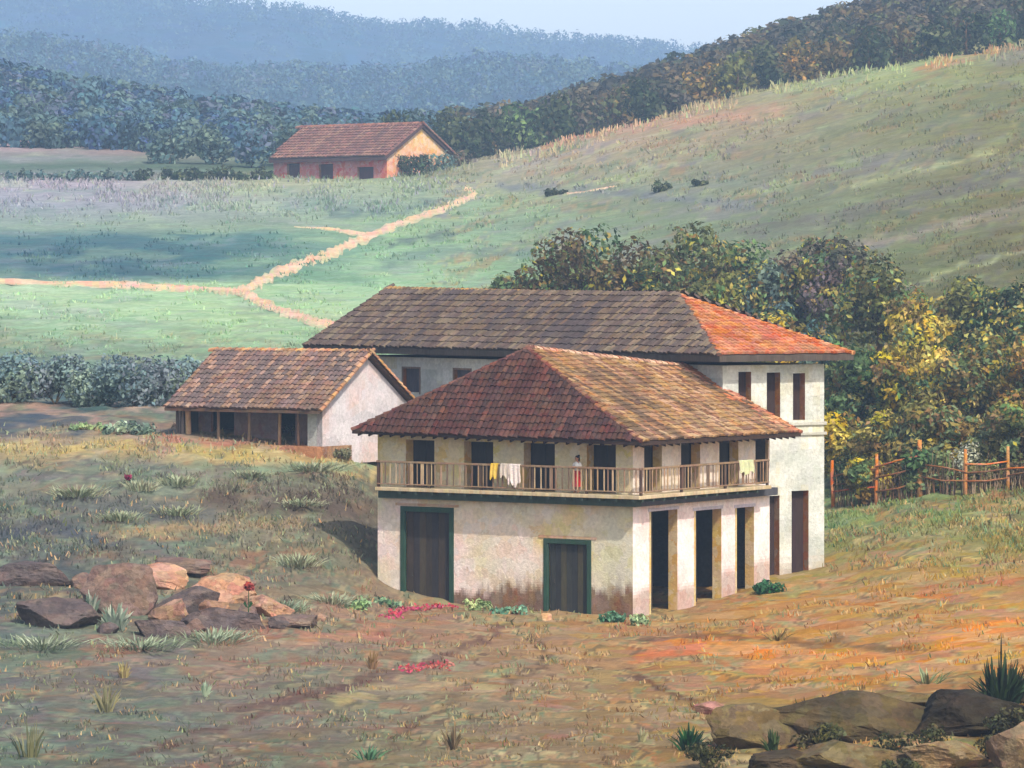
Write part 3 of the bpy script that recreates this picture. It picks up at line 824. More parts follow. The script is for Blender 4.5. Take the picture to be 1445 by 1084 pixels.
# balcony
BW = .95
mb = MB(); mb2 = MB()
sl = zslab - .16
Oc = P + nL * BW + nR * BW; Oc.z = 0
lenL = along(Oc, e1, 529); lenR = along(Oc, e2, 1089)
slabc = lin((196,178,142), .8); greenb = lin((64,80,70), .8)
mb.box(Oc + UP * sl, e1 * lenL, -nL * (BW - .002), UP * .16, slabc)
mb.box(Oc + UP * sl - nL * (BW - .002), e2 * (lenR - BW), -nR * (BW - .002), UP * .16, slabc)
bal = mb.build('balcony', M_wood, house, bevel=.02)
O2 = P + nL * .45 + nR * .45; O2.z = 0
mb2.box(O2 + UP * (sl - .36), e1 * (L1 + .1), -nL * .44, UP * .35, greenb)
mb2.box(O2 + UP * (sl - .36) - nL * .44, e2 * (L2), -nR * .44, UP * .35, lin((84,84,90), .7))
# joist ends under the slab
for k in range(int(lenL / .9)):
    mb2.box(Oc + UP * (sl - .13) + e1 * (.3 + k * .9) - nL * .05, e1 * .12, -nL * .6, UP * .12, greenb)
for k in range(int(lenR / .9)):
    mb2.box(Oc + UP * (sl - .13) + e2 * (.3 + k * .9) - nR * .05, e2 * .12, -nR * .6, UP * .12, greenb)
mb2.build('beam', M_wood, bal)
railc = lin((150,124,98), .75)
mb = MB(); hr = 1.12
for (e, ln, n_) in ((e1, lenL, nL), (e2, lenR, nR)):
    o = Oc - n_ * .1
    mb.box(o + UP * (zslab + hr) - n_ * .0, e * ln, -n_ * .09, UP * .09, railc)
    mb.box(o + UP * (zslab + .12) - n_ * .02, e * ln, -n_ * .06, UP * .06, railc)
rl = mb.build('railing', M_wood, bal, bevel=.01)
mb = MB()
for (e, ln, n_) in ((e1, lenL, nL), (e2, lenR, nR)):
    o = Oc - n_ * .125
    k = .25
    while k < ln - .1:
        c = lin(R.choice([(176,146,116), (150,122,98), (196,170,136), (120,98,80)]), .75)
        w = R.choice([.04, .05, .07, .16 if R.random() < .35 else .05])
        mb.box(o + e * k + UP * (zslab + .18), e * w, -n_ * .035, UP * (hr - .18), c)
        k += R.choice([.2, .26, .34])
mb.build('baluster', M_wood, rl)
for (e, ln, n_, cnt) in ((e1, lenL, nL, 6), (e2, lenR, nR, 4)):
    for k in range(cnt):
        if e is e2 and k == 0: continue
        mb = MB(); mb.box(Oc - n_ * .15 + e * ((ln - .12) * k / (cnt - 1)) + UP * (zslab - .0), e * .12, -n_ * .11, UP * (hr + .1), lin((92,74,62), .7))
        mb.build('post', M_wood, rl, bevel=.01)
# door frames and leaves, lower left face
def door(ops, e, n_, frame_w, leafcol, framecol, label=None):
    a0, a1, h0, h1 = ops; o = Vector((P.x, P.y, 0)); h0 = gz - .6
    mb = MB()
    mb.box(o + e * (a0 - .02) + n_ * .05 + UP * h0, e * frame_w, -n_ * .16, UP * (h1 - h0 - frame_w), framecol)
    mb.box(o + e * (a1 - frame_w + .02) + n_ * .05 + UP * h0, e * frame_w, -n_ * .16, UP * (h1 - h0 - frame_w), framecol)
    mb.box(o + e * (a0 - .02) + n_ * .05 + UP * (h1 - frame_w), e * (a1 - a0 + .04), -n_ * .16, UP * frame_w, framecol)
    fr = mb.build('door_frame', M_wood, house, bevel=.015)
    mb = MB(); a = a0 + frame_w; wd = (a1 - a0 - 2 * frame_w)
    npl = 7
    for k in range(npl):
        c = leafcol[k % len(leafcol)]
        mb.box(o + e * (a + wd * k / npl + .006) - n_ * (.14 + .012 * (k % 2)) + UP * h0, e * (wd / npl - .012), -n_ * .05, UP * (h1 - frame_w - h0 - .02), c)
    d_ = mb.build('door', M_wood, house)
    if label: d_['label'] = label
    mb = MB(); mb.tube([o + e * (a + wd * .86) - n_ * .13 + UP * (gz + 1.25), o + e * (a + wd * .86) - n_ * .05 + UP * (gz + 1.25), o + e * (a + wd * .86) - n_ * .05 + UP * (gz + 1.42)], .018, (.05, .045, .04))
    mb.build('handle', M_wood, d_)
dk = [lin((62,56,56), .6), lin((74,62,52), .6), lin((58,54,56), .6), lin((68,60,52), .6), lin((80,70,54), .6)]
gf = lin((50,78,62), .7)
door(doorsL[0], e1, nL, .24, dk, gf, 'tall dark plank door in a green frame')
door(doorsL2[0], e1, nL, .22, [lin((58,58,54), .7), lin((76,70,52), .7), lin((50,50,50), .7)], gf, 'lower dark plank door in a green frame')
# lintel trims above doors
for ops in doorsL + doorsL2:
    mb = MB(); o = Vector((P.x, P.y, 0)); a0, a1, h0, h1 = ops
    mb.box(o + e1 * (a0 - .3) + nL * .04 + UP * (h1 + .02), e1 * (a1 - a0 + .6), -nL * .06, UP * .12, lin((206,170,140), .75))
    mb.build('lintel', M_plaster, house, bevel=.01)
# surrounds on the right face (thin pale yellow trim)
for (a0, a1, h0, h1) in lowR:
    mb = MB(); o = Vector((P.x, P.y, 0)); c = lin((220,196,140), .8)
    mb.box(o + e2 * (a0 - .1) + nR * .035 + UP * (gz - .5), e2 * .1, -nR * .05, UP * (h1 - gz + .5), c)
    mb.box(o + e2 * (a0 - .2) + nR * .035 + UP * h1, e2 * (a1 - a0 + .3), -nR * .05, UP * .14, lin((214,204,214), .8))
    mb.build('door_surround', M_plaster, house, bevel=.01)
    mb = MB(); wd = a1 - a0     # inner door leaf, standing half open inside
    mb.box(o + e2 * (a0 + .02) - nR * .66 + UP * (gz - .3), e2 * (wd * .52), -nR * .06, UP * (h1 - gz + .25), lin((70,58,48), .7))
    mb.build('door', M_wood, house)
for (a0, a1, h0, h1), (e, n_) in [(q, (e1, nL)) for q in upL] + [(q, (e2, nR)) for q in upR]:
    mb = MB(); o = Vector((P.x, P.y, 0)); wd = a1 - a0
    mb.box(o + e * (a0 + .03) - n_ * .54 + UP * (zslab + .01), e * (wd * .48), -n_ * .04, UP * (h1 - zslab - .03), lin((64,56,52), .6))
    mb.box(o + e * (a0 + .03 + wd * .5) - n_ * .54 + UP * (zslab + .01), e * (wd * .48 - .05), -n_ * .04, UP * (h1 - zslab - .03), lin((58,54,52), .6))
    mb.build('balcony_door', M_wood, house)
# roof
def roofpt(q, py): return Vector((q.x, q.y, z_at(q, py)))
OV = 1.25
c0 = P + nL * OV + nR * OV
C0 = roofpt(c0, 624)
cl_ = P + nL * OV + e1 * (L1 + .55); Cl = roofpt(cl_, 607)
cr_ = P + nR * OV + e2 * (L2 + .75); Cr = roofpt(cr_, 611)
cb_ = P + e1 * (L1 + .55) + e2 * (L2 + .75); Cb = Vector((cb_.x, cb_.y, (Cl.z + Cr.z) / 2))
ap = P + e1 * (L1 * .5 - .4) + e2 * 2.0
ap = ap + e1 * along(ap, e1, 745); Apx = roofpt(ap, 492)
pn = (Cr - C0).cross(Apx - C0); eye = Vector((0, 0, CZ)); rd = W(972, 519, 1.0) - eye    # ridge end lies in the plane of the right slope
Rb = eye + rd * ((C0 - eye).dot(pn) / rd.dot(pn))
redp = [(96,64,56),(106,68,58),(114,74,62),(100,70,62),(122,80,68),(90,62,58)]
tanp = [(112,88,68),(130,102,74),(156,122,86),(172,132,90),(138,102,78),(182,148,110)]
orp = [(184,118,86),(192,128,92),(172,110,82),(198,142,106)]
mb = MB(); under = lin((74,56,46), .6)
deck(mb, [(C0, Cl, Apx), (C0, Cr, Rb, Apx), (Cr, Cb, Rb), (Cl, Cb, Apx), (Apx, Cb, Rb)], .16, under)
rf = mb.build('roof', M_wood, house)
mb = MB(); tile_poly(mb, (Cl, C0, Apx), e1, redp, 1, alb=.46)
mb.build('roof_tiles', M_tile, rf)['label'] = 'dark red tiles of the hip end'
orl = [lin(c, .72) for c in orp]
def hot_right(wp, c, rng):   # newer orange tiles near the right hip
    dd = ((wp - Cr).cross((Rb - Cr).normalized())).length
    return rng.choice(orl) if rng.random() < 1.15 - dd / 1.3 else c
mb = MB(); tile_poly(mb, (C0, Cr, Rb, Apx), e2, tanp, 2, hot=hot_right)
mb.build('roof_tiles', M_tile, rf)['label'] = 'weathered tan tiles with orange ones near the right hip'
mb = MB(); tile_poly(mb, (Cr, Cb, Rb), e1, orp, 5); tile_poly(mb, (Cb, Cl, Apx), e2, redp, 6); tile_poly(mb, (Apx, Cb, Rb), e1, redp, 7)
mb.build('roof_tiles', M_tile, rf)
capp = [(206,160,136),(190,140,112),(214,178,150)]
mb = MB(); ridge_caps(mb, Apx, Rb, capp, 4, w=.2); ridge_caps(mb, C0, Apx, [(120,72,58),(150,104,76),(110,64,54)], 5, w=.13); ridge_caps(mb, Cr, Rb, orp, 6, w=.14); ridge_caps(mb, Cl, Apx, redp, 7, w=.13)
mb.build('ridge_cap', M_tile, rf)
mb = MB()
for A_, B_ in ((Cl, C0), (C0, Cr)):
    d_ = (B_ - A_); nn = int(d_.length / .6); u_ = d_.normalized(); inn = Vector((-u_.y, u_.x, 0))
    if (house.location - A_).dot(inn) < 0: inn = -inn
    for k in range(nn):
        p = A_ + u_ * (k + .5) * .6 - UP * .26
        mb.box(p - u_ * .04 + inn * .08, u_ * .08, inn * 1.15 + UP * .3, UP * .09, lin((70,54,46), .6))
mb.build('rafter', M_wood, rf)

# ------------------------------------------------------------------ WHITE HOUSE (long wing behind)
Wp = P + e2 * (L2 + .1)
Wp = Wp + e1 * along(Wp, e1, 1020); Wp.z = z_at(Wp, 812)
wh = thing('white_house', Wp, 'tall white house with long dark tiled roof and orange hip, behind the balcony house', 'house')
g1, g2, hL, hR = axes(54)
WL1 = along(Wp, g1, 470); WL2 = along(Wp, g2, 1163)
zt = z_at(Wp, 516); zc = z_at(Wp, 614)
wcol = lin((222,222,212), .86); wcol2 = lin((196,200,192), .82); wy = lin((206,200,170), .82)
def col_w(a, h):
    c = mixc(wcol, wcol2, min(1, max(0, n2(a, h, .9, 22) * 2.4 - .7)))
    c = mixc(c, wy, min(.8, max(0, n2(a, h, 1.2, 25) * 3 - 1.6)))
    s = max(0, (Wp.z + .9 - h)) * .5
    return mixc(c, dirt2, min(.5, s))
upw = []
for a, b, t, bt in [(1042, 1060, 525, 583), (1082, 1101, 526, 594), (1119, 1136, 527, 593)]:
    a0, a1 = along(Wp, g2, a), along(Wp, g2, b); q = Wp + g2 * a0
    upw.append((a0, a1, z_at(q, bt), z_at(q, t)))
low = []
for a, b, t in [(1085, 1100, 700), (1117, 1141, 693)]:
    a0, a1 = along(Wp, g2, a), along(Wp, g2, b); q = Wp + g2 * a0
    low.append((a0, a1, Wp.z - 3, z_at(q, t)))
brn = lin((168,118,82), .7)
mb = MB()
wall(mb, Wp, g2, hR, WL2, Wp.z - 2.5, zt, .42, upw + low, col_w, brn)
wops = []
for a, b, t, bt in [(569, 592, 520, 553), (641, 664, 522, 553), (505, 524, 519, 551)]:
    a0, a1 = along(Wp, g1, a), along(Wp, g1, b); q = Wp + g1 * a0
    wops.append((min(a0, a1), max(a0, a1), z_at(q, bt), z_at(q, t)))
wall(mb, Wp, g1, hL, WL1, Wp.z - 2.5, zt, .42, wops, col_w, brn, cell=.6)
q = Wp + g1 * WL1; wall(mb, q, g2, g1, WL2, Wp.z - 2.5, zt, .4, [], col_w, brn, cell=2)
q = Wp + g2 * WL2; wall(mb, q, g1, g2, WL1, Wp.z - 2.5, zt, .4, [], col_w, brn, cell=2)
mb.build('wall', M_plaster, wh)
mb = MB()   # string course and plinth-like thickening of the lower storey
o = Vector((Wp.x, Wp.y, 0))
mb.box(o + hR * .10 + UP * (zc - .12) - g2 * 0, g2 * (WL2 + .1), -hR * .099, UP * .14, lin((190,188,176), .8))
mb.box(o + hR * .10 + UP * (zc + .35), g2 * (WL2 + .1), -hR * .099, UP * .16, lin((196,194,182), .8))
mb.build('string_course', M_plaster, wh, bevel=.02)
mb = MB()
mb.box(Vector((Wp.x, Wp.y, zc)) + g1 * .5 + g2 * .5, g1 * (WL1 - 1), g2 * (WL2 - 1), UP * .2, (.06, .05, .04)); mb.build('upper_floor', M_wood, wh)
o = Vector((Wp.x, Wp.y, 0))
for i, (a0, a1, h0, h1) in enumerate(upw + low):
    mb = MB(); wd = a1 - a0
    b0 = max(h0, Wp.z - 1)
    mb.box(o + g2 * (a0 + .02) - hR * .36 + UP * (b0 + .02), g2 * (wd * .5), -hR * .05, UP * (h1 - b0 - .05), lin((66,48,48), .6))
    mb.box(o + g2 * (a0 + wd * .52) - hR * .38 + UP * (b0 + .02), g2 * (wd * .46), -hR * .05, UP * (h1 - b0 - .05), lin((70,52,48), .6))
    mb.build('shutter' if i < 3 else 'door', M_wood, wh)
for (a0, a1, h0, h1) in wops:
    mb = MB(); wd = a1 - a0
    for k in range(3):
        mb.box(o + g1 * (a0 + wd * (k / 3.) + .01) - hL * .2 + UP * (h0 + .01), g1 * (wd / 3 - .02), -hL * .05, UP * (h1 - h0 - .02), lin((104,100,108), .6))
    sh = mb.build('shutter', M_wood, wh)
    mb = MB()
    mb.box(o + g1 * (a0 - .1) + hL * .03 + UP * (h0 - .1), g1 * .1, -hL * .05, UP * (h1 - h0 + .2), lin((150,128,112), .7))
    mb.box(o + g1 * a1 + hL * .03 + UP * (h0 - .1), g1 * .1, -hL * .05, UP * (h1 - h0 + .2), lin((150,128,112), .7))
    mb.box(o + g1 * a0 + hL * .03 + UP * h1, g1 * (a1 - a0), -hL * .05, UP * .1, lin((150,128,112), .7))
    mb.build('window_frame', M_wood, wh)
# roof
ov = 1.0
k0 = Wp + hL * ov + hR * ov; K0 = roofpt(k0, 502)
kr = Wp + hR * ov + g2 * (WL2 + ov); kr = kr + hR * 0.0; Kr = Vector((kr.x, kr.y, K0.z))
kl = Wp + hL * ov; kl = kl + g1 * along(kl, g1, 428); Kl = Vector((kl.x, kl.y, K0.z))
kb = kl + g2 * (WL2 + 2 * ov); Kb = Vector((kb.x, kb.y, K0.z))
m0 = k0 + g2 * (WL2 / 2 + ov)
ra = m0 + g1 * along(m0, g1, 962); RA = roofpt(ra, 419)
rbb = m0 + g1 * along(m0, g1, 546); RB = Vector((rbb.x, rbb.y, RA.z + .35))
mb = MB(); deck(mb, [(K0, Kl, RB, RA), (K0, Kr, RA), (Kl, Kb, RB), (Kr, Kb, RB, RA)], .3, lin((92,82,74), .65))
rf2 = mb.build('roof', M_wood, wh)
grp = [(84,74,74),(98,86,80),(112,94,78),(92,78,72),(124,108,90),(104,90,84)]
mb = MB(); tile_poly(mb, (K0, Kl, RB, RA), g1, grp, 11, tw=.3, tr=.5)
mb.build('roof_tiles', M_tile, rf2)['label'] = 'old grey-brown tiles of the long slope'
mb = MB(); tile_poly(mb, (K0, Kr, RA), g2, [(200,122,80),(190,114,76),(208,136,90),(194,126,88)], 12, tw=.3, tr=.45)
mb.build('roof_tiles', M_tile, rf2)['label'] = 'bright orange tiles of the hip end'
mb = MB(); tile_poly(mb, (Kl, Kb, RB), g2, grp, 13, tw=.4, tr=.6); tile_poly(mb, (Kr, Kb, RB, RA), g1, grp, 14, tw=.5, tr=.7)
mb.build('roof_tiles', M_tile, rf2)
mb = MB(); ridge_caps(mb, RA, RB, [(170,140,98),(196,160,104),(132,108,86),(180,146,98)], 8, w=.18); ridge_caps(mb, K0, RA, [(150,92,66),(110,80,66)], 9, w=.12); ridge_caps(mb, Kr, RA, [(210,124,80),(214,150,104)], 9, w=.16); ridge_caps(mb, Kl, RB, grp, 9, w=.15)
mb.build('ridge_cap', M_tile, rf2)

# ------------------------------------------------------------------ LOW BARN on the left
b1, b2, bnL, bnR = axes(33)
Bp = W(455, 628, 199.5)
Bz = Bp.z
barn = thing('barn', Bp, 'low barn with open timber front, brown tiled roof and white gable', 'barn')
BL1 = along(Bp, b1, 248); BL2 = along(Bp, b2, 574)
bze = z_at(Bp, 570); bzr = z_at(Bp + b2 * BL2 / 2, 500)
white = lin((222,214,216), .84); w2 = lin((222,196,188), .82); w3 = lin((200,196,200), .8)
def col_b(a, h):
    c = mixc(white, w2, min(1, max(0, n2(a, h, .7, 33) * 2.6 - 1.0)))
    return mixc(c, w3, min(1, max(0, n2(a, h, .9, 36) * 2.6 - 1.2)))
mb = MB()
# gable wall: strips with a pitched top
n = 26
for i in range(n):
    a0, a1 = BL2 * i / n, BL2 * (i + 1) / n
    top = lambda a: bze + (bzr - bze) * (1 - abs(a / BL2 - .5) * 2) - .1
    nz = 10; z0 = Bz - 1
    for k in range(nz):
        f0, f1 = k / nz, (k + 1) / nz
        q = [Bp + b2 * a0, Bp + b2 * a1, Bp + b2 * a1, Bp + b2 * a0]
        zz = [z0 + (top(a0) - z0) * f0, z0 + (top(a1) - z0) * f0, z0 + (top(a1) - z0) * f1, z0 + (top(a0) - z0) * f1]
        pts = [Vector((v.x, v.y, z)) for v, z in zip(q, zz)]
        mb.poly(pts, col_b((a0 + a1) / 2, zz[0])); mb.poly([p + b1 * .35 for p in pts[::-1]], lin((150,130,116), .6))
mb.poly([Vector((Bp.x, Bp.y, Bz - 1)), Vector((Bp.x, Bp.y, bze)), Vector((Bp.x, Bp.y, bze)) + b1 * .35, Vector((Bp.x, Bp.y, Bz - 1)) + b1 * .35], white)
mb.build('gable_wall', M_plaster, barn)
mb = MB()
bb = Bp + b2 * BL2
wall(mb, bb, b1, b2, BL1, Bz - 1, bze, .3, [], lambda a, h: lin((140,120,108), .7), brn, cell=1)
bl = Bp + b1 * BL1
wall(mb, bl, b2, b1, BL2, Bz - 1, bze, .3, [], lambda a, h: lin((150,140,134), .7), brn, cell=1)
mid = Bp + b2 * 1.5      # recessed front wall behind the posts, brown boards
wall(mb, mid, b1, bnL, BL1, Bz - 1, bze + 1.2, .2, [(BL1 * .72, BL1 * .88, Bz - 1.5, bze + .1), (BL1 * .3, BL1 * .42, Bz - 1.5, bze)], lambda a, h: mixc(lin((150,120,104), .8), lin((116,110,118), .8), n2(a, h, .8, 44)), brn, cell=.4)
mb.build('wall', M_plaster, barn)
mb = MB(); wall(mb, Bp, b1, bnL, along(Bp, b1, 434), Bz - 1, bze, .3, [], lambda a, h: lin((176,178,172), .8), brn, cell=.4); mb.build('front_wall', M_plaster, barn)
mb = MB(); mb.box(Vector((Bp.x, Bp.y, Bz - 1.2)) + bnL * .5, b1 * (BL1 + .2), b2 * 3.0, UP * (1.12), lin((196,150,112), .8)); mb.build('porch_floor', M_ground, barn)
for px, w_, c in [(262, .3, (196,160,120)), (253, .3, (140,128,124)), (305, .16, (150,124,100)), (348, .17, (156,128,100)), (391, .17, (164,130,98)), (418, .14, (140,112,90))]:
    a = along(Bp, b1, px); o = Vector((Bp.x, Bp.y, 0)) + b1 * a
    mb = MB(); zz = [Bz - .5, Bz + .6, Bz + 1.4, bze + .05]
    mb.tube([o + UP * z_ + b1 * R.uniform(-.03, .03) + b2 * .2 for z_ in zz], [w_ * .55, w_ * .5, w_ * .48, w_ * .5], lin(c, .75), 8)
    mb.build('post', M_wood, barn, smooth=True)
ovb = .7
a_ = Bp + bnL * ovb + bnR * .35; c_ = Bp + bnL * ovb + b1 * (BL1 + .3); c_ = c_ + b1 * along(c_, b1, 232)
slope = (bzr - bze) / (BL2 / 2)
ze = bze - slope * ovb + .12
E0 = Vector((a_.x, a_.y, ze)); E1 = Vector((c_.x, c_.y, ze))
rdir = b2 * (BL2 / 2 + ovb)
lift_ = slope * (BL2 / 2 + ovb)
R0 = E0 + rdir + UP * lift_; R1 = R0 + b1 * along(R0, b1, 305)
F0 = R0 + rdir - UP * lift_; F1 = E1 + rdir * 2
mb = MB(); deck(mb, [(E0, E1, R1, R0), (R0, R1, F1, F0), (E1, F1, R1)], .14, lin((110,84,66), .65))
brf = mb.build('roof', M_wood, barn)
bp_ = [(116,94,82),(132,104,90),(148,118,98),(126,104,98),(156,126,108),(112,96,92)]
mb = MB(); tile_poly(mb, (E0, E1, R1, R0), b1, bp_, 21, tw=.28, tr=.42); tile_poly(mb, (R0, R1, F1, F0), b1, bp_, 22, tw=.4, tr=.6); tile_poly(mb, (E1, F1, R1), b2, bp_, 23, tw=.3, tr=.45)
mb.build('roof_tiles', M_tile, brf)
mb = MB(); ridge_caps(mb, R0, R1, [(214,166,120),(196,140,104),(170,128,100)], 24, w=.18); ridge_caps(mb, E0, R0, [(196,150,112),(170,124,92)], 25, w=.12); ridge_caps(mb, F0, R0, [(206,158,112),(186,134,98)], 26, w=.14)
mb.build('ridge_cap', M_tile, brf)

# ------------------------------------------------------------------ PINK FARMHOUSE far away
f1, f2, fnL, fnR = axes(38)
Fp = W(546, 252, 560); Fz = Fp.z
farm = thing('farmhouse', Fp, 'distant pink farmhouse with brown roof and cream gable on the rise', 'farmhouse')
FL1 = along(Fp, f1, 386); FL2 = along(Fp, f2, 640)
fze = z_at(Fp, 219); fzr = z_at(Fp + f2 * FL2 / 2, 178)
def col_f(a, h): return mixc(lin((206,116,98), .8), lin((190,126,122), .8), min(1, max(0, n2(a, h, .35, 51) * 2.4 - .7)))
def col_g(a, h): return mixc(lin((224,186,134), .84), lin((222,160,130), .82), min(1, max(0, 1.1 - (h - Fz) * .22 + n2(a, h, .4, 53) - .5)))
fops = []
for a, b, t in [(405, 423, 231), (450, 470, 232), (504, 527, 236)]:
    a0, a1 = along(Fp, f1, a), along(Fp, f1, b); fops.append((min(a0, a1), max(a0, a1), Fz - 2, z_at(Fp + f1 * a0, t)))
mb = MB(); wall(mb, Fp, f1, fnL, FL1, Fz - 2, fze + .3, .5, fops, col_f, brn, cell=.7)
q = Fp + f1 * FL1; wall(mb, q, f2, f1, FL2, Fz - 2, fze + .3, .5, [], col_f, brn, cell=3)
q = Fp + f2 * FL2; wall(mb, q, f1, f2, FL1, Fz - 2, fze + .3, .5, [], col_f, brn, cell=3)
mb.build('wall', M_plaster, farm)
mb = MB(); n = 20
for i in range(n):
    a0, a1 = FL2 * i / n, FL2 * (i + 1) / n
    top = lambda a: fze + (fzr - fze) * (1 - abs(a / FL2 - .5) * 2)
    for k in range(8):
        z0 = Fz - 2; zz = [z0 + (top(a_) - z0) * f_ for a_, f_ in ((a0, k / 8), (a1, k / 8), (a1, (k + 1) / 8), (a0, (k + 1) / 8))]
        pts = [Vector((v.x, v.y, z)) for v, z in zip([Fp + f2 * a0, Fp + f2 * a1, Fp + f2 * a1, Fp + f2 * a0], zz)]
        mb.poly(pts, col_g((a0 + a1) / 2, zz[0])); mb.poly([p + f1 * .4 for p in pts[::-1]], brn)
mb.build('gable_wall', M_plaster, farm)
for (a0, a1, h0, h1) in fops:
    mb = MB(); mb.box(Vector((Fp.x, Fp.y, Fz - 1)) + f1 * (a0 + .05) + (-fnL) * .46, f1 * (a1 - a0 - .1), -fnL * .08, UP * (h1 - Fz + .9), lin((96,60,64), .6)); mb.build('door', M_wood, farm)
fov = .9; fs = (fzr - fze) / (FL2 / 2)
a_ = Fp + fnL * fov + fnR * .5; E0 = Vector((a_.x, a_.y, fze - fs * fov + .3)); E1 = E0 + f1 * along(E0, f1, 379)
R0 = E0 + f2 * (FL2 / 2 + fov) + UP * fs * (FL2 / 2 + fov); R1 = R0 + f1 * along(R0, f1, 426)
F0 = R0 + f2 * (FL2 / 2 + fov) - UP * fs * (FL2 / 2 + fov); F1 = E1 + f2 * (FL2 + 2 * fov)
mb = MB(); deck(mb, [(E0, E1, R1, R0), (R0, R1, F1, F0), (E1, F1, R1)], .5, lin((96,70,66), .6))
frf = mb.build('roof', M_wood, farm)
fp_ = [(132,94,84),(146,106,92),(120,88,82),(152,116,98)]
mb = MB(); tile_poly(mb, (E0, E1, R1, R0), f1, fp_, 31, tw=.6, tr=.8, lift=.1); tile_poly(mb, (R0, R1, F1, F0), f1, fp_, 32, tw=.9, tr=1.2); tile_poly(mb, (E1, F1, R1), f2, fp_, 33, tw=.6, tr=.8)
ridge_caps(mb, R0, R1, [(168,118,98),(150,104,90)], 34, w=.4, step=.9); ridge_caps(mb, F0, R0, [(140,100,88)], 35, w=.3, step=.9)
mb.build('roof_tiles', M_tile, frf)

# ------------------------------------------------------------------ bushes
def bush(px, py, w, h, pal, label, name='bush', n=500, leaf=5.5, group=None, cat='bush', dz=0, at=None):
    b = at if at is not None else G(px, py, -.05 + dz); m = b.y / F
    rng = np.random.default_rng(int(px * 3 + py * 17))
    root = thing(name, b, label, cat, group)
    bl = []
    if h < 32:      # low spreading plant: many small clumps near the ground
        for i in range(int(5 + 3 * w / h)):
            r = h * m * rng.uniform(.22, .42); o_ = rng.uniform(-.5, .5)
            bl.append(((b.x + o_ * (w * m - r), b.y + rng.uniform(-.4, .4) * w * m * .7, b.z + h * m * rng.uniform(.05, .62) * (1 - abs(o_))), r))
    else:
      for i in range(6):
        r = min(w, h * 1.3) * m * rng.uniform(.26, .38)
        bl.append(((b.x + rng.uniform(-.5, .5) * (w * m - 1.6 * r), b.y + rng.uniform(-.3, .3) * w * m * .6, b.z + min(h * m * rng.uniform(.25, .8), h * m - r * .7)), r))
    mb = MB()
    for c, r in bl: mb.tube([b, (b + Vector(c)) / 2 + Vector((0, 0, .05)), Vector(c)], [.035, .025, .01], lin((96,80,56), .7), 5)
    mb.build('stem', M_bark, root)
    crown_mesh('foliage', bl, n, leaf * m, PAL[pal] if isinstance(pal, str) else pal, root, rng)
    return root
# spiky plants
def spiky(px, py, w, h, cols, label, name='spiky_plant', n=40, group=None, wide=3., at=None, spread=.22):
    b = at if at is not None else G(px, py, -.04); m = b.y / F; rng = random.Random(int(px * 5 + py))
    mb = MB(); cl = [lin(c, .75) for c in cols]
    for i in range(n):
        a = rng.uniform(0, 6.283); tl = rng.uniform(.05, 1) ; hh = h * m * rng.uniform(.45, 1.05)
        o = b + Vector((math.cos(a), math.sin(a), 0)) * w * m * spread * rng.random()
        tip = o + Vector((math.cos(a) * w * m * .5 * tl, math.sin(a) * w * m * .5 * tl, hh * (1 - .35 * tl)))
        md = (o + tip) / 2 + UP * hh * .12
        s = Vector((-math.sin(a), math.cos(a), 0)) * wide * m * .5
        if abs(s.x) < wide * m * .25: s = Vector((wide * m * .4, 0, 0))
        c = rng.choice(cl); k = .8 + .4 * rng.random(); c = tuple(v * k for v in c)
        mb.poly([o - s * .6, o + s * .6, md + s, md - s], c); mb.poly([md - s, md + s, tip + s * .15, tip - s * .15], c)
    return tag(mb.build(name, M_grass, loc=b), label, 'plant', group)
g = 'blue-green bushes behind the barn'
for i, (px, py, w, h, lab) in enumerate([(18,572,90,76,'blue-green bush at the far left edge beyond the yard'),(78,570,90,66,'second bush from the left beyond the yard'),
      (135,572,86,62,'bush between the left edge and the barn, pale topped'),(188,574,84,74,'tall blue-green bush a little left of the barn'),(232,572,76,64,'blue-green bush touching the left end of the barn roof'),
      (282,560,60,60,'bush rising behind the left end of the barn ridge')]):
    bush(px, py, w * 1.15, h, 'scrub', lab, n=2600, leaf=5, group=g)
g = 'shrubs at the farmhouse gable'
bush(572, 251, 56, 34, 'dark', 'dark round shrub at the near corner of the farmhouse gable', n=500, leaf=4.5, group=g, at=Fp + f2 * 3.5 + fnR * 1.5)
bush(600, 251, 62, 36, 'blue', 'dark green shrub under the farmhouse gable middle', n=500, leaf=4.5, group=g, at=Fp + f2 * 9 + fnR * 2)
bush(630, 251, 50, 40, 'greyb', 'brownish shrub at the far corner of the farmhouse gable', n=500, leaf=4.5, group=g, at=Fp + f2 * 13.5 + fnR * 2)
g = 'hedge shrubs left of the farmhouse'
for px, w, lab in [(365,42,'green hedge shrub touching the farmhouse wall'),(322,50,'green hedge shrub, second from the farmhouse'),(275,52,'low hedge shrub third from the farmhouse'),(222,56,'low dark hedge shrub fourth from the farmhouse'),
               (165,60,'bluish hedge shrub fifth from the farmhouse'),(105,60,'bluish hedge shrub sixth from the farmhouse'),(40,66,'bluish hedge shrub at the left edge of the far field')]:
    bush(px, 254, w * 1.25, 24, 'dark' if px > 200 else 'blue', lab, n=420, leaf=4.5, group=g)
bush(935, 270, 30, 18, 'dark', 'small dark shrub alone on the hillside, left one', n=260, leaf=4, group='small shrubs on the hillside')
bush(985, 262, 26, 14, 'dark', 'smaller dark shrub alone on the hillside, right one', n=220, leaf=4, group='small shrubs on the hillside')
bush(785, 274, 34, 12, 'dark', 'low dark shrub beside the little hillside track', n=220, leaf=4, group='small shrubs on the hillside')
g = 'weeds at the foot of the house'
bush(668, 864, 54, 26, 'pale', 'pale green weed clump right of the tall green-framed door', 'weed_clump', n=380, leaf=5, group=g, cat='weeds')
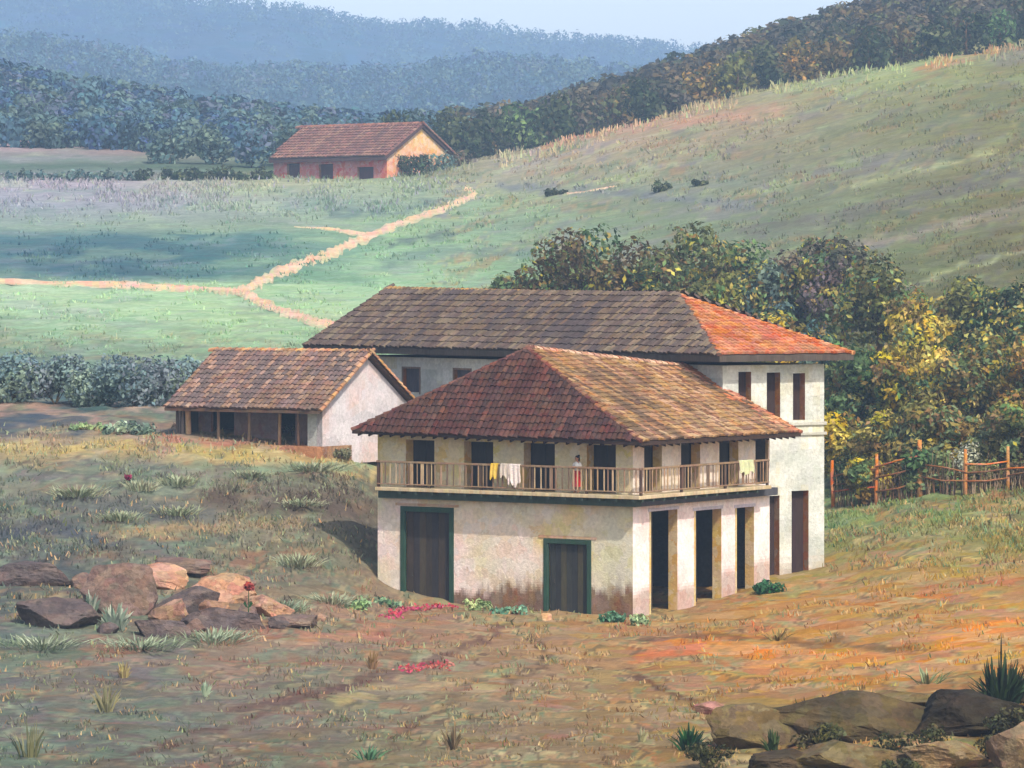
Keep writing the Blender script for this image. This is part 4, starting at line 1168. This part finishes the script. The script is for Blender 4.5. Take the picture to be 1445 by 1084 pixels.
bush(722, 868, 60, 18, [(112,156,126),(92,132,106)], 'low blue-green weeds between the two green-framed doors', 'weed_clump', n=300, leaf=4.5, group=g, cat='weeds')
bush(548, 858, 44, 26, [(120,150,120),(100,132,104),(150,172,130)], 'sage green weeds left of the tall green-framed door', 'weed_clump', n=340, leaf=5, group=g, cat='weeds')
bush(508, 862, 40, 22, 'pale', 'pale weeds past the left corner of the house', 'weed_clump', n=260, leaf=5, group=g, cat='weeds')
bush(862, 875, 40, 26, [(72,112,84),(96,140,108)], 'dark weeds near the right corner of the front wall', 'weed_clump', n=300, leaf=5, group=g, cat='weeds')
bush(903, 882, 26, 30, 'pale', 'light leafy weed at the house corner', 'weed_clump', n=200, leaf=6, group=g, cat='weeds')
bush(1086, 834, 44, 26, [(44,84,56),(60,104,66),(36,64,44)], 'dark green shrub between the pink front and the white house', n=420, leaf=5)
bush(470, 640, 50, 22, [(96,100,80),(120,122,96)], 'grey-green weeds under the white barn gable', 'weed_clump', n=320, leaf=5, cat='weeds')
bush(130, 606, 56, 14, 'pale', 'flat pale bush in the yard left of the barn', n=300, leaf=6)
bush(180, 610, 70, 26, [(150,168,140),(120,140,120),(96,116,104)], 'frosted grey-green bush left of the barn posts', n=420, leaf=5.5)
g = 'pale tussocks on the slope below the barn'
for px, py, w, h, lab in [(250,680,46,18,'broad pale sage tussock below the left barn post'),(355,672,44,12,'flat mint tussock below the middle of the barn'),(440,664,90,16,'long pale sage tussock below the barn gable'),
        (200,692,40,18,'square pale tussock near the tiny red flower'),(110,700,70,20,'wide grey-sage tussock at the left of the slope'),(425,714,56,12,'pale twin tussock right of the slope middle'),
        (250,722,60,16,'yellow-green tussock in the dark band of the slope'),(170,732,50,16,'grey tussock above the rocks'),(420,800,56,22,'pale green tussock right of the flowering weed'),(465,850,60,18,'bright sage tussock left of the house wall')]:
    spiky(px, py, w, h, [(172,182,148),(150,160,128),(184,188,156),(156,150,120)], lab, 'grass_tussock', n=170, group=g, wide=2.2, spread=.5)

spiky(163, 893, 46, 46, [(176,186,164),(150,164,146),(130,150,130)], 'silvery agave-like plant in front of the brown rock', 'agave', n=46, wide=6)
spiky(128, 868, 24, 44, [(110,130,112),(160,168,150)], 'thin grey-green agave against the dark rock', 'agave', n=18, wide=5)
DG = [(36,52,34),(48,70,44),(58,82,50),(28,40,28)]
spiky(1412, 1000, 96, 84, DG, 'dark spiky bush on the rocks at the right edge', n=120, wide=5)
spiky(1412, 975, 26, 84, DG, 'tall thin dark stalks rising from the spiky bush', 'stalk_plant', n=9, wide=3)
spiky(1136, 1018, 40, 36, DG, 'dark green tuft on the left shoulder of the big rock', n=60, wide=4)
spiky(972, 1062, 50, 44, [(40,76,52),(56,98,62),(34,56,40)], 'green grassy tuft left of the tan rock', n=70, wide=4)
spiky(1090, 1062, 34, 34, [(74,90,56),(56,72,46)], 'small olive tuft between the two front rocks', n=40, wide=4)
spiky(1372, 1022, 50, 40, DG, 'dark green tuft between the dark rocks on the right', n=70, wide=5)
g = 'thin weeds in the near yard'
for px, py, w, h, c, lab in [(905,1050,18,28,[(176,170,130)],'thin dry weed near the bottom middle'),(525,945,20,34,[(150,120,84)],'thin brown weed standing in the left yard') ,(175,955,22,30,[(190,170,110),(150,130,90)],'short yellow stem below the silvery agave'),
        (150,1000,40,50,[(124,120,88),(150,140,100)],'leaning olive grass stems at lower left'),(40,1070,60,60,[(92,98,70),(130,130,96)],'dark leaning stems in the lower left corner'),(290,985,24,26,[(176,196,164)],'mint leaf sprig in the left yard'),
        (1098,905,50,20,[(186,170,110),(130,120,76)],'short grass sprigs on the orange soil'),(1310,965,90,30,[(150,156,112),(120,130,90)],'wide sage tuft above the rocks'),(520,1070,60,26,[(104,150,112),(84,124,96)],'green tuft at the bottom middle left'),(640,1060,40,40,[(110,96,70),(140,124,90)],'brown stems at the bottom middle')]:
    spiky(px, py, w, h, c, lab, 'weed', n=26, wide=3, group=g)

# flowers
def flower(px, py, h, headpx, label, stemc=(56,96,60), red=(190,44,56)):
    b = G(px, py, 0); m = b.y / F
    r = thing('flowering_weed', b, label, 'flower')
    mb = MB(); top = b + Vector((.02, 0, h * m)); mb.tube([b - UP * .05, b + Vector((.03, 0, h * m * .5)), top], [.03, .02, .015], lin(stemc, .7), 5)
    for s in (-1, 1): mb.poly([b + UP * h * m * .4, b + Vector((s * .12, -.05, h * m * .6)), b + Vector((s * .2, 0, h * m * .52)), b + Vector((s * .1, .02, h * m * .42))], lin(stemc, .7))
    mb.build('stem', M_grass, r)
    rng = np.random.default_rng(int(px)); crown_mesh('blossom', [(tuple(top), headpx * m * .5)], 60, headpx * m * .5, [red, (150, 60, 76)], r, rng, alb=.8)
flower(350, 880, 50, 13, 'red-headed flowering weed on a green stem at the rocks')
flower(180, 682, 9, 9, 'tiny crimson flower on the slope below the barn')
def flowerpatch(name, pts, n, label, cols, spread, size):
    rng = np.random.default_rng(int(pts[0][0])); qs = []; C_ = []
    for _ in range(n):
        t = rng.random() * (len(pts) - 1); i = int(t); f = t - i
        px = pts[i][0] * (1 - f) + pts[i + 1][0] * f + rng.normal() * spread * 1.8; py = pts[i][1] * (1 - f) + pts[i + 1][1] * f + rng.normal() * spread * .5
        q = G(px, py, .05 + rng.random() * .1); qs.append(tuple(q)); C_.append(lin_np(np.array(cols[rng.integers(len(cols))])) * .8)
    qs = np.array(qs); nn = rng.normal(size=(n, 3)) * .6 + np.array([0, -.6, .8]); nn /= np.linalg.norm(nn, axis=1, keepdims=True)
    P_ = leafquads(qs, nn, np.full(n, size) * rng.uniform(.6, 1.3, n), rng)
    o = np_mesh(name, P_.reshape(-1, 3), n, 4, np.array(C_), M_leaf)
    tag(o, label, 'petals', kind='stuff')
flowerpatch('fallen_petals', [(540,874),(570,866),(600,861),(640,858)], 240, 'crimson petals strewn at the sill of the tall door', [(186,70,92),(150,52,74),(206,92,104)], 4, .13)
flowerpatch('fallen_petals', [(570,948),(600,944),(640,940)], 130, 'crimson petals scattered on the yard below the tall door', [(190,84,96),(160,64,80),(200,110,104)], 5, .12)

# ------------------------------------------------------------------ rocks
import bmesh
def rock(px, py, w, h, col, label, seed, group, depth_m=None, tilt=0., sharp=1.0, tops=None, sink=.35):
    b = G(px, py); m = b.y / F
    bm = bmesh.new(); bmesh.ops.create_icosphere(bm, subdivisions=5, radius=1)
    rng = random.Random(seed); wm, hm = w * m, h * m; dm = depth_m or wm * .7
    pl = []
    for _ in range(15):
        v = Vector((rng.gauss(0, 1), rng.gauss(0, 1), rng.gauss(0, .8))).normalized(); pl.append((v, rng.uniform(.5, .82)))
    ct, st = math.cos(tilt), math.sin(tilt)
    cs = np.array([v.co[:] for v in bm.verts])
    nz = fbm(cs[:, 0] * 2.2 + seed, cs[:, 2] * 2.2 + cs[:, 1], seed, 4) - .5
    nz2 = fbm(cs[:, 0] * 7 + seed, cs[:, 2] * 9 + cs[:, 1] * 5, seed + 5, 3) - .5
    for i, v in enumerate(bm.verts):
        p = v.co.copy()
        for n_, k in pl:
            dd = p.dot(n_) - k
            if dd > 0: p -= n_ * dd
        p = p * (1 + nz[i] * .22 + nz2[i] * .09)
        q = Vector((p.x * wm * .62, p.y * dm * .62, p.z * hm * .9))
        q = Vector((q.x * ct + q.z * st, q.y, -q.x * st + q.z * ct))
        v.co = q + Vector((0, 0, hm * (.9 - sink) * .5))
    me = bpy.data.meshes.new('rock'); bm.to_mesh(me); bm.free()
    ca = me.color_attributes.new('Col', 'FLOAT_COLOR', 'POINT')
    co = np.array([v.co[:] for v in me.vertices]); t = np.clip((fbm(co[:, 0] * 1.1 / (wm * .3) + seed, co[:, 2] * 2.2 / (hm * .5), seed + 9) - .4) * 3.5, 0, 1)[:, None]
    c1, c2 = (col if isinstance(col[0], tuple) else (col, tuple(min(255, v + 28) for v in col)))
    cc = (lin_np(np.array(c1, float)) * (1 - t) + lin_np(np.array(c2, float)) * t) * .8
    ca.data.foreach_set('color', np.concatenate([cc, np.ones((len(cc), 1))], 1).astype(np.float32).ravel())
    me.materials.append(M_rock)
    o = bpy.data.objects.new('rock', me); o.location = b; link(o)
    tag(o, label, 'rock', group)
g = 'rock outcrop in the left yard'
DK = ((92,82,82),(110,94,88)); OR_ = ((170,130,106),(190,150,118)); TN = ((150,118,100),(168,134,108)); BR = ((114,96,88),(134,110,96))  # DK and OR_ carry shaded and sunlit rock faces in their colour
rock(52, 822, 100, 28, DK, 'flat dark rock at the upper left end of the outcrop', 1, g)
rock(86, 884, 120, 34, DK, 'long dark low rock at the lower left of the outcrop', 2, g, tilt=.1)
rock(172, 862, 112, 66, BR, 'brown boulder with flat face at the middle of the outcrop', 3, g, tilt=.16)
rock(208, 826, 120, 32, OR_, 'tan-orange rock behind the brown boulder', 4, g, tilt=.1)
rock(262, 860, 112, 34, DK, 'dark slanting slab leaning between tan rocks', 5, g, tilt=-.42, depth_m=1.2)
rock(240, 876, 64, 30, TN, 'pinkish rock under the dark slanting slab', 6, g)
rock(318, 846, 110, 36, OR_, 'wide tan-orange rock right of the slanting slab', 7, g, tilt=.2)
rock(376, 868, 70, 28, OR_, 'tan-orange rock at the right end of the outcrop', 8, g, tilt=.2)
rock(318, 884, 120, 34, DK, 'dark rounded rock at the lower right of the outcrop', 9, g, tilt=.14)
rock(290, 862, 60, 24, TN, 'small pinkish rock wedged behind the dark rounded rock', 31, g)
rock(350, 872, 40, 18, BR, 'small brown rock beside the red flowering weed', 32, g)
rock(420, 884, 80, 14, BR, 'low brown rock trailing off toward the house', 10, g)
rock(255, 806, 100, 18, BR, 'flat brown rock at the top of the outcrop', 17, g)
rock(225, 900, 76, 24, DK, 'small dark rock behind the silvery agave', 18, g)
for i, (px, py, w, h, cc, lab) in enumerate([(150,896,30,14,DK,'little dark stone left of the silvery agave'),(276,890,34,16,BR,'little brown stone under the dark slanting slab'),(392,888,36,14,DK,'little dark stone at the right foot of the outcrop'),
        (300,826,44,14,TN,'small tan stone on top of the wide tan-orange rock'),(345,830,34,12,BR,'small brown stone at the upper right of the outcrop'),(120,826,50,18,BR,'brown stone between the edge rock and the flat-faced boulder'),(448,876,26,9,TN,'small tan stone nearest the house in the outcrop')]):
    rock(px, py, w, h, cc, lab, 41 + i, g)
for px, py, w, lab in [(60,912,120,'pale weeds along the foot of the long dark rock'),(200,915,110,'pale weeds in front of the silvery agave'),(300,906,110,'pale weeds along the foot of the dark rounded rock'),(400,862,60,'pale weeds behind the right end of the outcrop')]:
    spiky(px, py, w, 20, [(150,164,136),(176,188,160),(128,140,112)], lab, 'weed', n=170, group='pale weeds at the foot of the outcrop', wide=2.4, spread=.5)
g = 'rocks in the lower right corner'
DB = ((72,62,44),(92,78,52)); BK = ((50,44,34),(66,56,42)); TA = ((100,86,58),(122,104,68))
rock(1225, 1040, 270, 56, DB, 'largest brown rock in the lower right group', 11, g, tilt=.16)
rock(1066, 1052, 170, 50, TA, 'tan rock left of the largest brown rock', 12, g)
rock(1372, 1034, 200, 50, BK, 'dark brown boulder below the spiky bush', 13, g)
rock(1212, 1086, 190, 36, TA, 'flat yellowish rock along the bottom edge', 14, g)
rock(1345, 1080, 130, 34, ((128,108,76),(150,126,90)), 'small tan rock below the dark boulder', 15, g)
rock(1436, 1078, 90, 54, ((120,100,76),(144,118,90)), 'greyish brown rock in the bottom right corner', 16, g, tilt=-.4)
rock(1110, 1090, 130, 26, DB, 'low dark rock at the bottom edge under the tan rock', 19, g)
rock(1300, 992, 130, 18, TA, 'thin pale ledge above the largest brown rock', 20, g)
rock(1440, 990, 90, 34, BK, 'dark rock at the right edge behind the spiky bush', 33, g)
g = 'dark scrub among the lower right rocks'
for px, py, w, h, lab in [(1160,1052,110,24,'dark scrub between the tan rock and the largest rock'),(1290,1058,120,26,'dark scrub below the largest brown rock'),(1400,1062,110,24,'dark scrub under the dark brown boulder'),
        (1140,1078,90,18,'low dark scrub just above the bottom rocks'),(1000,1078,70,24,'dark green scrub at the left end of the rocks'),(1330,1012,110,22,'dark scrub on the shoulder between the two dark rocks'),(1270,1084,60,18,'dark scrub between the bottom rocks'),(1320,1000,120,20,'olive scrub along the upper edge of the lower right rocks'),(1190,1022,110,18,'olive scrub against the upper left of the largest brown rock'),(1425,1030,80,26,'dark scrub right of the dark brown boulder')]:
    bush(px, py + 6, w, h * 1.55, [(60,64,40),(74,74,46),(48,50,34),(86,80,50)], lab, 'scrub', n=620, leaf=5, group=g, cat='scrub')
g = 'stones in the near yard'
rock(1000, 1008, 44, 20, ((170,122,112),(150,108,96)), 'small pinkish stone left of the tan rock', 21, g, tilt=.3)
rock(1030, 1016, 22, 12, BK, 'tiny dark stone beside the pinkish stone', 22, g)
rock(1078, 1010, 26, 12, BK, 'tiny dark stone above the tan rock', 23, g)
rock(770, 868 + 8, 18, 9, ((190,150,110),(206,170,130)), 'small pale stone below the lower green-framed door', 24, g)
rock(420, 882, 8, 6, ((230,220,200),(240,230,210)), 'tiny white stone by the end of the outcrop', 25, g)

# ------------------------------------------------------------------ fence
fg = G(1300, 712); fence = thing('fence', fg, 'rustic orange pole fence with thin sticks in front of the wood', 'fence')
fpts = [(1176,716,66),(1236,712,72),(1298,702,80),(1362,701,66),(1422,694,62),(1470,690,62)]
tops = []
for i, (px, py, h) in enumerate(fpts):
    b = G(px, py, -.2); m = b.y / F; hh = h * m + .2
    mb = MB(); lx = R.uniform(-.12, .12); k = .115 if i != 2 else .16
    mb.tube([b, b + Vector((lx * .3, 0, hh * .35)), b + Vector((lx, .03, hh * .7)), b + Vector((lx * .6, 0, hh))], [k, k * .95, k * .85, k * .7], lin(R.choice([(196,132,78), (184,138,88), (204,124,68)]), .75), 8)
    mb.build('post', M_bark, fence, smooth=True); tops.append((b, hh))
for i in range(len(tops) - 1):
    (a, ha), (b, hb) = tops[i], tops[i + 1]
    for fr in (.36, .56, .72):
        if fr == .72 and i % 2 == 0 and i != 0: continue
        mb = MB(); off = Vector((0, -.1, 0)); A_ = a + UP * ha * (fr + R.uniform(-.05, .05)) + off; B_ = b + UP * hb * (fr + R.uniform(-.05, .05)) + off
        mb.tube([A_, (A_ + B_) / 2 + UP * R.uniform(-.12, .08), B_], [.05, .045, .04], lin(R.choice([(206,110,60), (150,100,62), (120,84,56), (214,130,74)]), .8), 6)
        mb.build('rail', M_bark, fence, smooth=True)
mb = MB()
for i in range(len(tops) - 1):
    (a, ha), (b, hb) = tops[i], tops[i + 1]
    for k in range(48):
        t = R.random(); p = a.lerp(b, t); p.z = hz(p.x, p.y) - .1; p.y += R.uniform(-.05, .15); h = R.uniform(.5, .8) * ha * (.75 if R.random() < .8 else 1.1)
        mb.tube([p, p + Vector((R.uniform(-.12, .12), 0, h * .5)), p + Vector((R.uniform(-.2, .2), 0, h))], [.025, .02, .01], lin(R.choice([(92,70,50), (120,90,64), (150,128,98), (70,56,44), (170,150,120)]), .75), 5)
o = mb.build('stick_infill', M_bark, fence); o['kind'] = 'stuff'
g = 'undergrowth bushes along the fence'
for px, py, w, h, c, lab in [(1205,706,60,60,'dark','dark undergrowth bush between the house corner and second post'),(1265,704,64,52,'brown','brown undergrowth bush left of the tallest post'),
        (1328,700,66,50,'brown','brown undergrowth bush right of the tallest post'),(1392,696,64,50,'olive','olive undergrowth bush between the two right posts'),(1445,692,60,52,'brown','brown undergrowth bush at the right end of the fence')]:
    bb_ = G(px, py); bb_.y += 1.5; bb_.z = hz(bb_.x, bb_.y) - .1
    bush(px, py, w, h, c, lab, n=700, leaf=5, group=g, at=bb_)
bush(1360, 690, 60, 74, [(196,196,180),(150,150,130),(176,178,150)], 'white blossoming shrub behind the fence', n=420, leaf=4, at=G(1362, 690) + Vector((0, 1.2, 0)))

# ------------------------------------------------------------------ laundry on the railing
def cloth(px0, px1, top_px, drop_px, col, label, e, n_, seed, folds=5):
    O_ = Vector((Oc.x, Oc.y, 0)); a0 = along(O_ - n_ * .1, e, px0); a1 = along(O_ - n_ * .1, e, px1)
    rng = random.Random(seed); base = O_ - n_ * .1; zr = zslab + hr + .10; m = P.y / F
    nu, nv = 18, 16; rows = []
    tot = drop_px * m
    for j in range(nv + 1):
        t = j / nv; row = []
        for i in range(nu + 1):
            s = i / nu; a = a0 + (a1 - a0) * (s + .04 * math.sin(t * 5 + seed))
            wob = math.sin(s * folds * 6.28 + seed) * .035 * (t ** .6)
            dz_ = -tot * t * (1 + .12 * math.sin(s * 9 + seed) + .08 * math.sin(s * 23))
            outp = .03 + wob + .03 * t
            if t < .2: p = base + e * a + n_ * (-.10 + .13 * t / .2) + UP * (zr + .012 * math.sin(t / .2 * math.pi))
            else: p = base + e * a + n_ * outp + UP * (zr + dz_ * (t - .2) / .8 / max(t, .01) )
            row.append(p)
        rows.append(row)
    mb = MB(); c = lin(col, .85)
    for r0, r1 in zip(rows, rows[1:]):
        for i in range(nu): mb.poly([r0[i], r0[i + 1], r1[i + 1], r1[i]], tuple(v * (.93 + .1 * rng.random()) for v in c))
    mid_ = rows[0][nu // 2]
    o = mb.build('laundry_cloth', M_cloth, loc=mid_, smooth=True)
    md = o.modifiers.new('thick', 'SOLIDIFY'); md.thickness = .012
    tag(o, label, 'cloth', 'washing on the balcony rail')
cloth(693, 703, 652, 20, (236,196,70), 'small yellow cloth hanging over the balcony rail', e1, nL, 1, 2)
cloth(707, 720, 652, 18, (214,200,186), 'dull white cloth beside the yellow one on the rail', e1, nL, 2, 2)
cloth(717, 735, 652, 29, (240,226,218), 'long white cloth hanging over the front rail', e1, nL, 3, 3)
cloth(1043, 1063, 652, 19, (214,218,170), 'pale yellow-green cloth on the right side of the rail', e2, nR, 4, 3)

# ------------------------------------------------------------------ woman on the balcony
def person():
    a = along(P + nL * .5, e1, 814.5)
    base = P + nL * .5 + e1 * a; base = Vector((base.x, base.y, zslab))
    H = 1.66
    root_loc = base
    fwd = (nL * 1.0 + e1 * .25).normalized(); side = Vector((-fwd.y, fwd.x, 0))
    def pt(s, f, z): return side * s + fwd * f + UP * z
    verts = []; edges = []; rad = []
    def add(p, r, par=None):
        verts.append(tuple(p)); rad.append(r)
        if par is not None: edges.append((par, len(verts) - 1))
        return len(verts) - 1
    pel = add(pt(0, 0, .90), (.155, .115)); wst = add(pt(0, .005, 1.04), (.12, .09), pel); ch = add(pt(0, .0, 1.22), (.15, .10), wst); nb = add(pt(0, -.01, 1.36), (.09, .07), ch)
    nk = add(pt(0, .005, 1.42), (.05, .05), nb); hd0 = add(pt(0, .02, 1.49), (.062, .066), nk); hd1 = add(pt(0, .03, 1.55), (.074, .088), hd0); hd2 = add(pt(0, .02, 1.615), (.066, .08), hd1)
    for s in (-1, 1):
        hp = add(pt(s * .09, 0, .84), (.095, .095), pel); kn = add(pt(s * .09, .02, .46), (.058, .058), hp); an = add(pt(s * .09, -.01, .09), (.036, .036), kn)
        add(pt(s * .10, .13, .035), (.035, .028), an)
        sh = add(pt(s * .165, -.01, 1.33), (.055, .055), nb)
        if s < 0: el = add(pt(s * .23, .03, 1.1), (.04, .04), sh); wr = add(pt(s * .17, .24, 1.16), (.027, .027), el)
        else: el = add(pt(s * .23, .02, 1.09), (.04, .04), sh); wr = add(pt(s * .20, .24, 1.17), (.027, .027), el)
        pm = add(pt(s * .17, .30, 1.19), (.032, .022), wr)
        for k in range(4):
            o_ = (k - 1.5) * .018; f1_ = add(pt(s * .17 + o_, .345, 1.195), (.0085, .0085), pm); add(pt(s * .17 + o_, .375 - abs(k - 1.4) * .006, 1.165), (.007, .007), f1_)
        t1 = add(pt(s * .135, .305, 1.195), (.01, .01), pm); add(pt(s * .125, .335, 1.185), (.008, .008), t1)
    me = bpy.data.meshes.new('person'); me.from_pydata(verts, edges, [])
    o = bpy.data.objects.new('person', me); o.location = root_loc; link(o)
    sk = o.modifiers.new('skin', 'SKIN'); ss = o.modifiers.new('sub', 'SUBSURF'); ss.levels = ss.render_levels = 2
    for i, r in enumerate(rad): me.skin_vertices[0].data[i].radius = r
    me.skin_vertices[0].data[0].use_root = True
    m = bpy.data.materials.new('warm_skin'); m.use_nodes = True; m.node_tree.nodes['Principled BSDF'].inputs['Base Color'].default_value = (*lin((178,124,92), .8), 1); m.node_tree.nodes['Principled BSDF'].inputs['Roughness'].default_value = .6
    me.materials.append(m)
    tag(o, 'person with dark hair in a white top and red skirt at the balcony rail', 'person')
    def ring_body(name, prof, col, nseg=22, fold=0, open_=True):
        mb = MB(); rings = []
        for (z, rx, ry, f) in prof:
            rings.append([root_loc + pt(math.cos(t) * rx * (1 + fold * math.sin(t * 7) * (1 if z < .8 else .2)), f + math.sin(t) * ry * (1 + fold * math.sin(t * 7)), z) for t in [2 * math.pi * k / nseg for k in range(nseg)]])
        c = lin(col, .85)
        for r0, r1 in zip(rings, rings[1:]):
            for k in range(nseg): mb.poly([r0[k], r0[(k + 1) % nseg], r1[(k + 1) % nseg], r1[k]], c)
        q = mb.build(name, M_cloth, o, smooth=True); return q
    ring_body('skirt', [(.30, .25, .22, .01), (.5, .225, .2, .01), (.75, .195, .165, 0), (.92, .17, .13, 0), (1.04, .128, .1, 0)], (206,48,52), fold=.06)
    ring_body('blouse', [(1.0, .138, .112, 0), (1.06, .132, .105, 0), (1.15, .15, .118, 0), (1.24, .168, .122, 0), (1.33, .165, .105, -.005), (1.385, .11, .085, -.01), (1.41, .066, .062, -.005)], (236,230,220))
    mb = MB(); c = lin((236,230,220), .85)
    for s in (-1, 1):
        mb.tube([root_loc + pt(s * .13, -.01, 1.34), root_loc + pt(s * .19, -.0, 1.27), root_loc + pt(s * .225, .02, 1.15)], [.066, .07, .066], c, 12)
    mb.build('sleeves', M_cloth, o, smooth=True)
    # hair: cap, bun and fringe
    mb = MB(); hc = lin((34,30,32), .8); hdc = root_loc + pt(0, .005, 1.585); nr_, ns = 9, 18; rings = []
    for j in range(nr_):
        th = j / (nr_ - 1) * 1.75
        rings.append([hdc + side * math.cos(t) * math.sin(th) * .094 + fwd * (math.sin(t) * math.sin(th) * (.112 if math.sin(t) < 0 else .10 - .03 * (th > 1.2))) + UP * math.cos(th) * .098 for t in [2 * math.pi * k / ns for k in range(ns)]])
    for r0, r1 in zip(rings, rings[1:]):
        for k in range(ns): mb.poly([r0[k], r0[(k + 1) % ns], r1[(k + 1) % ns], r1[k]], hc)
    bc = root_loc + pt(0, -.1, 1.66); 
    for j in range(6):
        for k in range(10):
            f_ = lambda j_, k_: bc + Vector((math.cos(k_ * .6283) * math.sin(j_ * .5236), math.sin(k_ * .6283) * math.sin(j_ * .5236), math.cos(j_ * .5236))) * .055
            mb.poly([f_(j, k), f_(j, k + 1), f_(j + 1, k + 1), f_(j + 1, k)], hc)
    mb.tube([root_loc + pt(0, -.085, 1.58), root_loc + pt(0, -.1, 1.48), root_loc + pt(0, -.09, 1.38)], [.06, .05, .02], hc, 10)
    mb.build('hair', M_cloth, o, smooth=True)
    mb = MB()   # face
    for s in (-1, 1):
        mb.tube([root_loc + pt(s * .032 - .012, .112, 1.565), root_loc + pt(s * .032, .118, 1.567), root_loc + pt(s * .032 + .012, .112, 1.565)], [.005, .009, .005], (.02, .015, .012), 6)
        mb.tube([root_loc + pt(s * .032 - .018, .112, 1.588), root_loc + pt(s * .032 + .018, .112, 1.59)], .0035, (.02, .015, .012), 5)
    mb.tube([root_loc + pt(-.02, .108, 1.507), root_loc + pt(0, .116, 1.506), root_loc + pt(.02, .108, 1.507)], [.004, .008, .004], lin((150,60,56), .8), 6)
    mb.tube([root_loc + pt(0, .108, 1.57), root_loc + pt(0, .132, 1.538), root_loc + pt(0, .11, 1.53)], [.008, .014, .008], lin((178,124,92), .8), 8)
    for s in (-1, 1): mb.tube([root_loc + pt(s * .083, .02, 1.535), root_loc + pt(s * .092, .01, 1.56), root_loc + pt(s * .084, .012, 1.58)], [.01, .014, .01], lin((170,116,86), .8), 6)
    mb.build('face', M_skin, o, smooth=True)
person()

# ------------------------------------------------------------------ haze
mb = MB()
mb.box((-3500, -60, -12), (7000, 0, 0), (0, 3700, 0), (0, 0, 330), (1, 1, 1))
hm_ = bpy.data.materials.new('haze'); hm_.use_nodes = True; nt = hm_.node_tree
nt.nodes.remove(nt.nodes['Principled BSDF'])
pv = nt.nodes.new('ShaderNodeVolumePrincipled'); pv.inputs['Color'].default_value = (.47, .69, 1.0, 1); pv.inputs['Density'].default_value = 3.0e-4; pv.inputs['Anisotropy'].default_value = 0.0
nt.links.new(pv.outputs[0], nt.nodes['Material Output'].inputs['Volume'])
hz_o = mb.build('haze', hm_); tag(hz_o, kind='stuff'); hz_o['label'] = 'pale blue haze filling the valley air'

# ------------------------------------------------------------------ light, world, camera
sd = Vector((.42, -.9, 0)).normalized(); EL = math.radians(46)
sv = Vector((sd.x * math.cos(EL), sd.y * math.cos(EL), math.sin(EL)))
sun = bpy.data.lights.new('sun', 'SUN'); sun.energy = 3.6; sun.angle = math.radians(.6); sun.color = (1, .93, .82)
so = bpy.data.objects.new('sun', sun); so.rotation_euler = (-sv).to_track_quat('-Z', 'Y').to_euler(); so.location = (60, -20, 120); link(so)
wd = bpy.data.worlds.new('World'); bpy.context.scene.world = wd; wd.use_nodes = True
nt = wd.node_tree; bg = nt.nodes['Background']; sky = nt.nodes.new('ShaderNodeTexSky'); sky.sky_type = 'NISHITA'; sky.sun_disc = False
sky.sun_elevation = EL; sky.sun_rotation = math.atan2(sd.x, sd.y); sky.air_density = 1.0; sky.dust_density = 4.0
tc = nt.nodes.new('ShaderNodeTexCoord'); sx = nt.nodes.new('ShaderNodeSeparateXYZ'); nt.links.new(tc.outputs['Generated'], sx.inputs[0])
mr = nt.nodes.new('ShaderNodeMapRange'); mr.inputs[1].default_value = 0; mr.inputs[2].default_value = .22; mr.inputs[3].default_value = 1; mr.inputs[4].default_value = 0
nt.links.new(sx.outputs[2], mr.inputs[0])
hs = nt.nodes.new('ShaderNodeHueSaturation'); hs.inputs['Saturation'].default_value = .18; hs.inputs['Value'].default_value = 3.0   # sky paled and brightened towards the horizon
nt.links.new(sky.outputs[0], hs.inputs['Color']); nt.links.new(mr.outputs[0], hs.inputs['Fac'])
nt.links.new(hs.outputs[0], bg.inputs[0]); bg.inputs[1].default_value = .15

cam = bpy.data.cameras.new('camera'); co = bpy.data.objects.new('camera', cam); link(co)
co.location = (0, 0, CZ); co.rotation_euler = (math.pi / 2, 0, 0)
cam.sensor_width = 36; cam.lens = F / 1445 * 36; cam.shift_y = -(542 - HY) / 1445.0; cam.clip_start = 1; cam.clip_end = 12000
sc = bpy.context.scene; sc.camera = co
sc.view_settings.view_transform = 'Standard'; sc.view_settings.look = 'None'; sc.view_settings.exposure = .42; sc.view_settings.gamma = 1
sc.render.engine = 'CYCLES'
sc.cycles.use_denoising = True
sc.cycles.max_bounces = 6; sc.cycles.diffuse_bounces = 3; sc.cycles.volume_bounces = 1; sc.cycles.transparent_max_bounces = 8
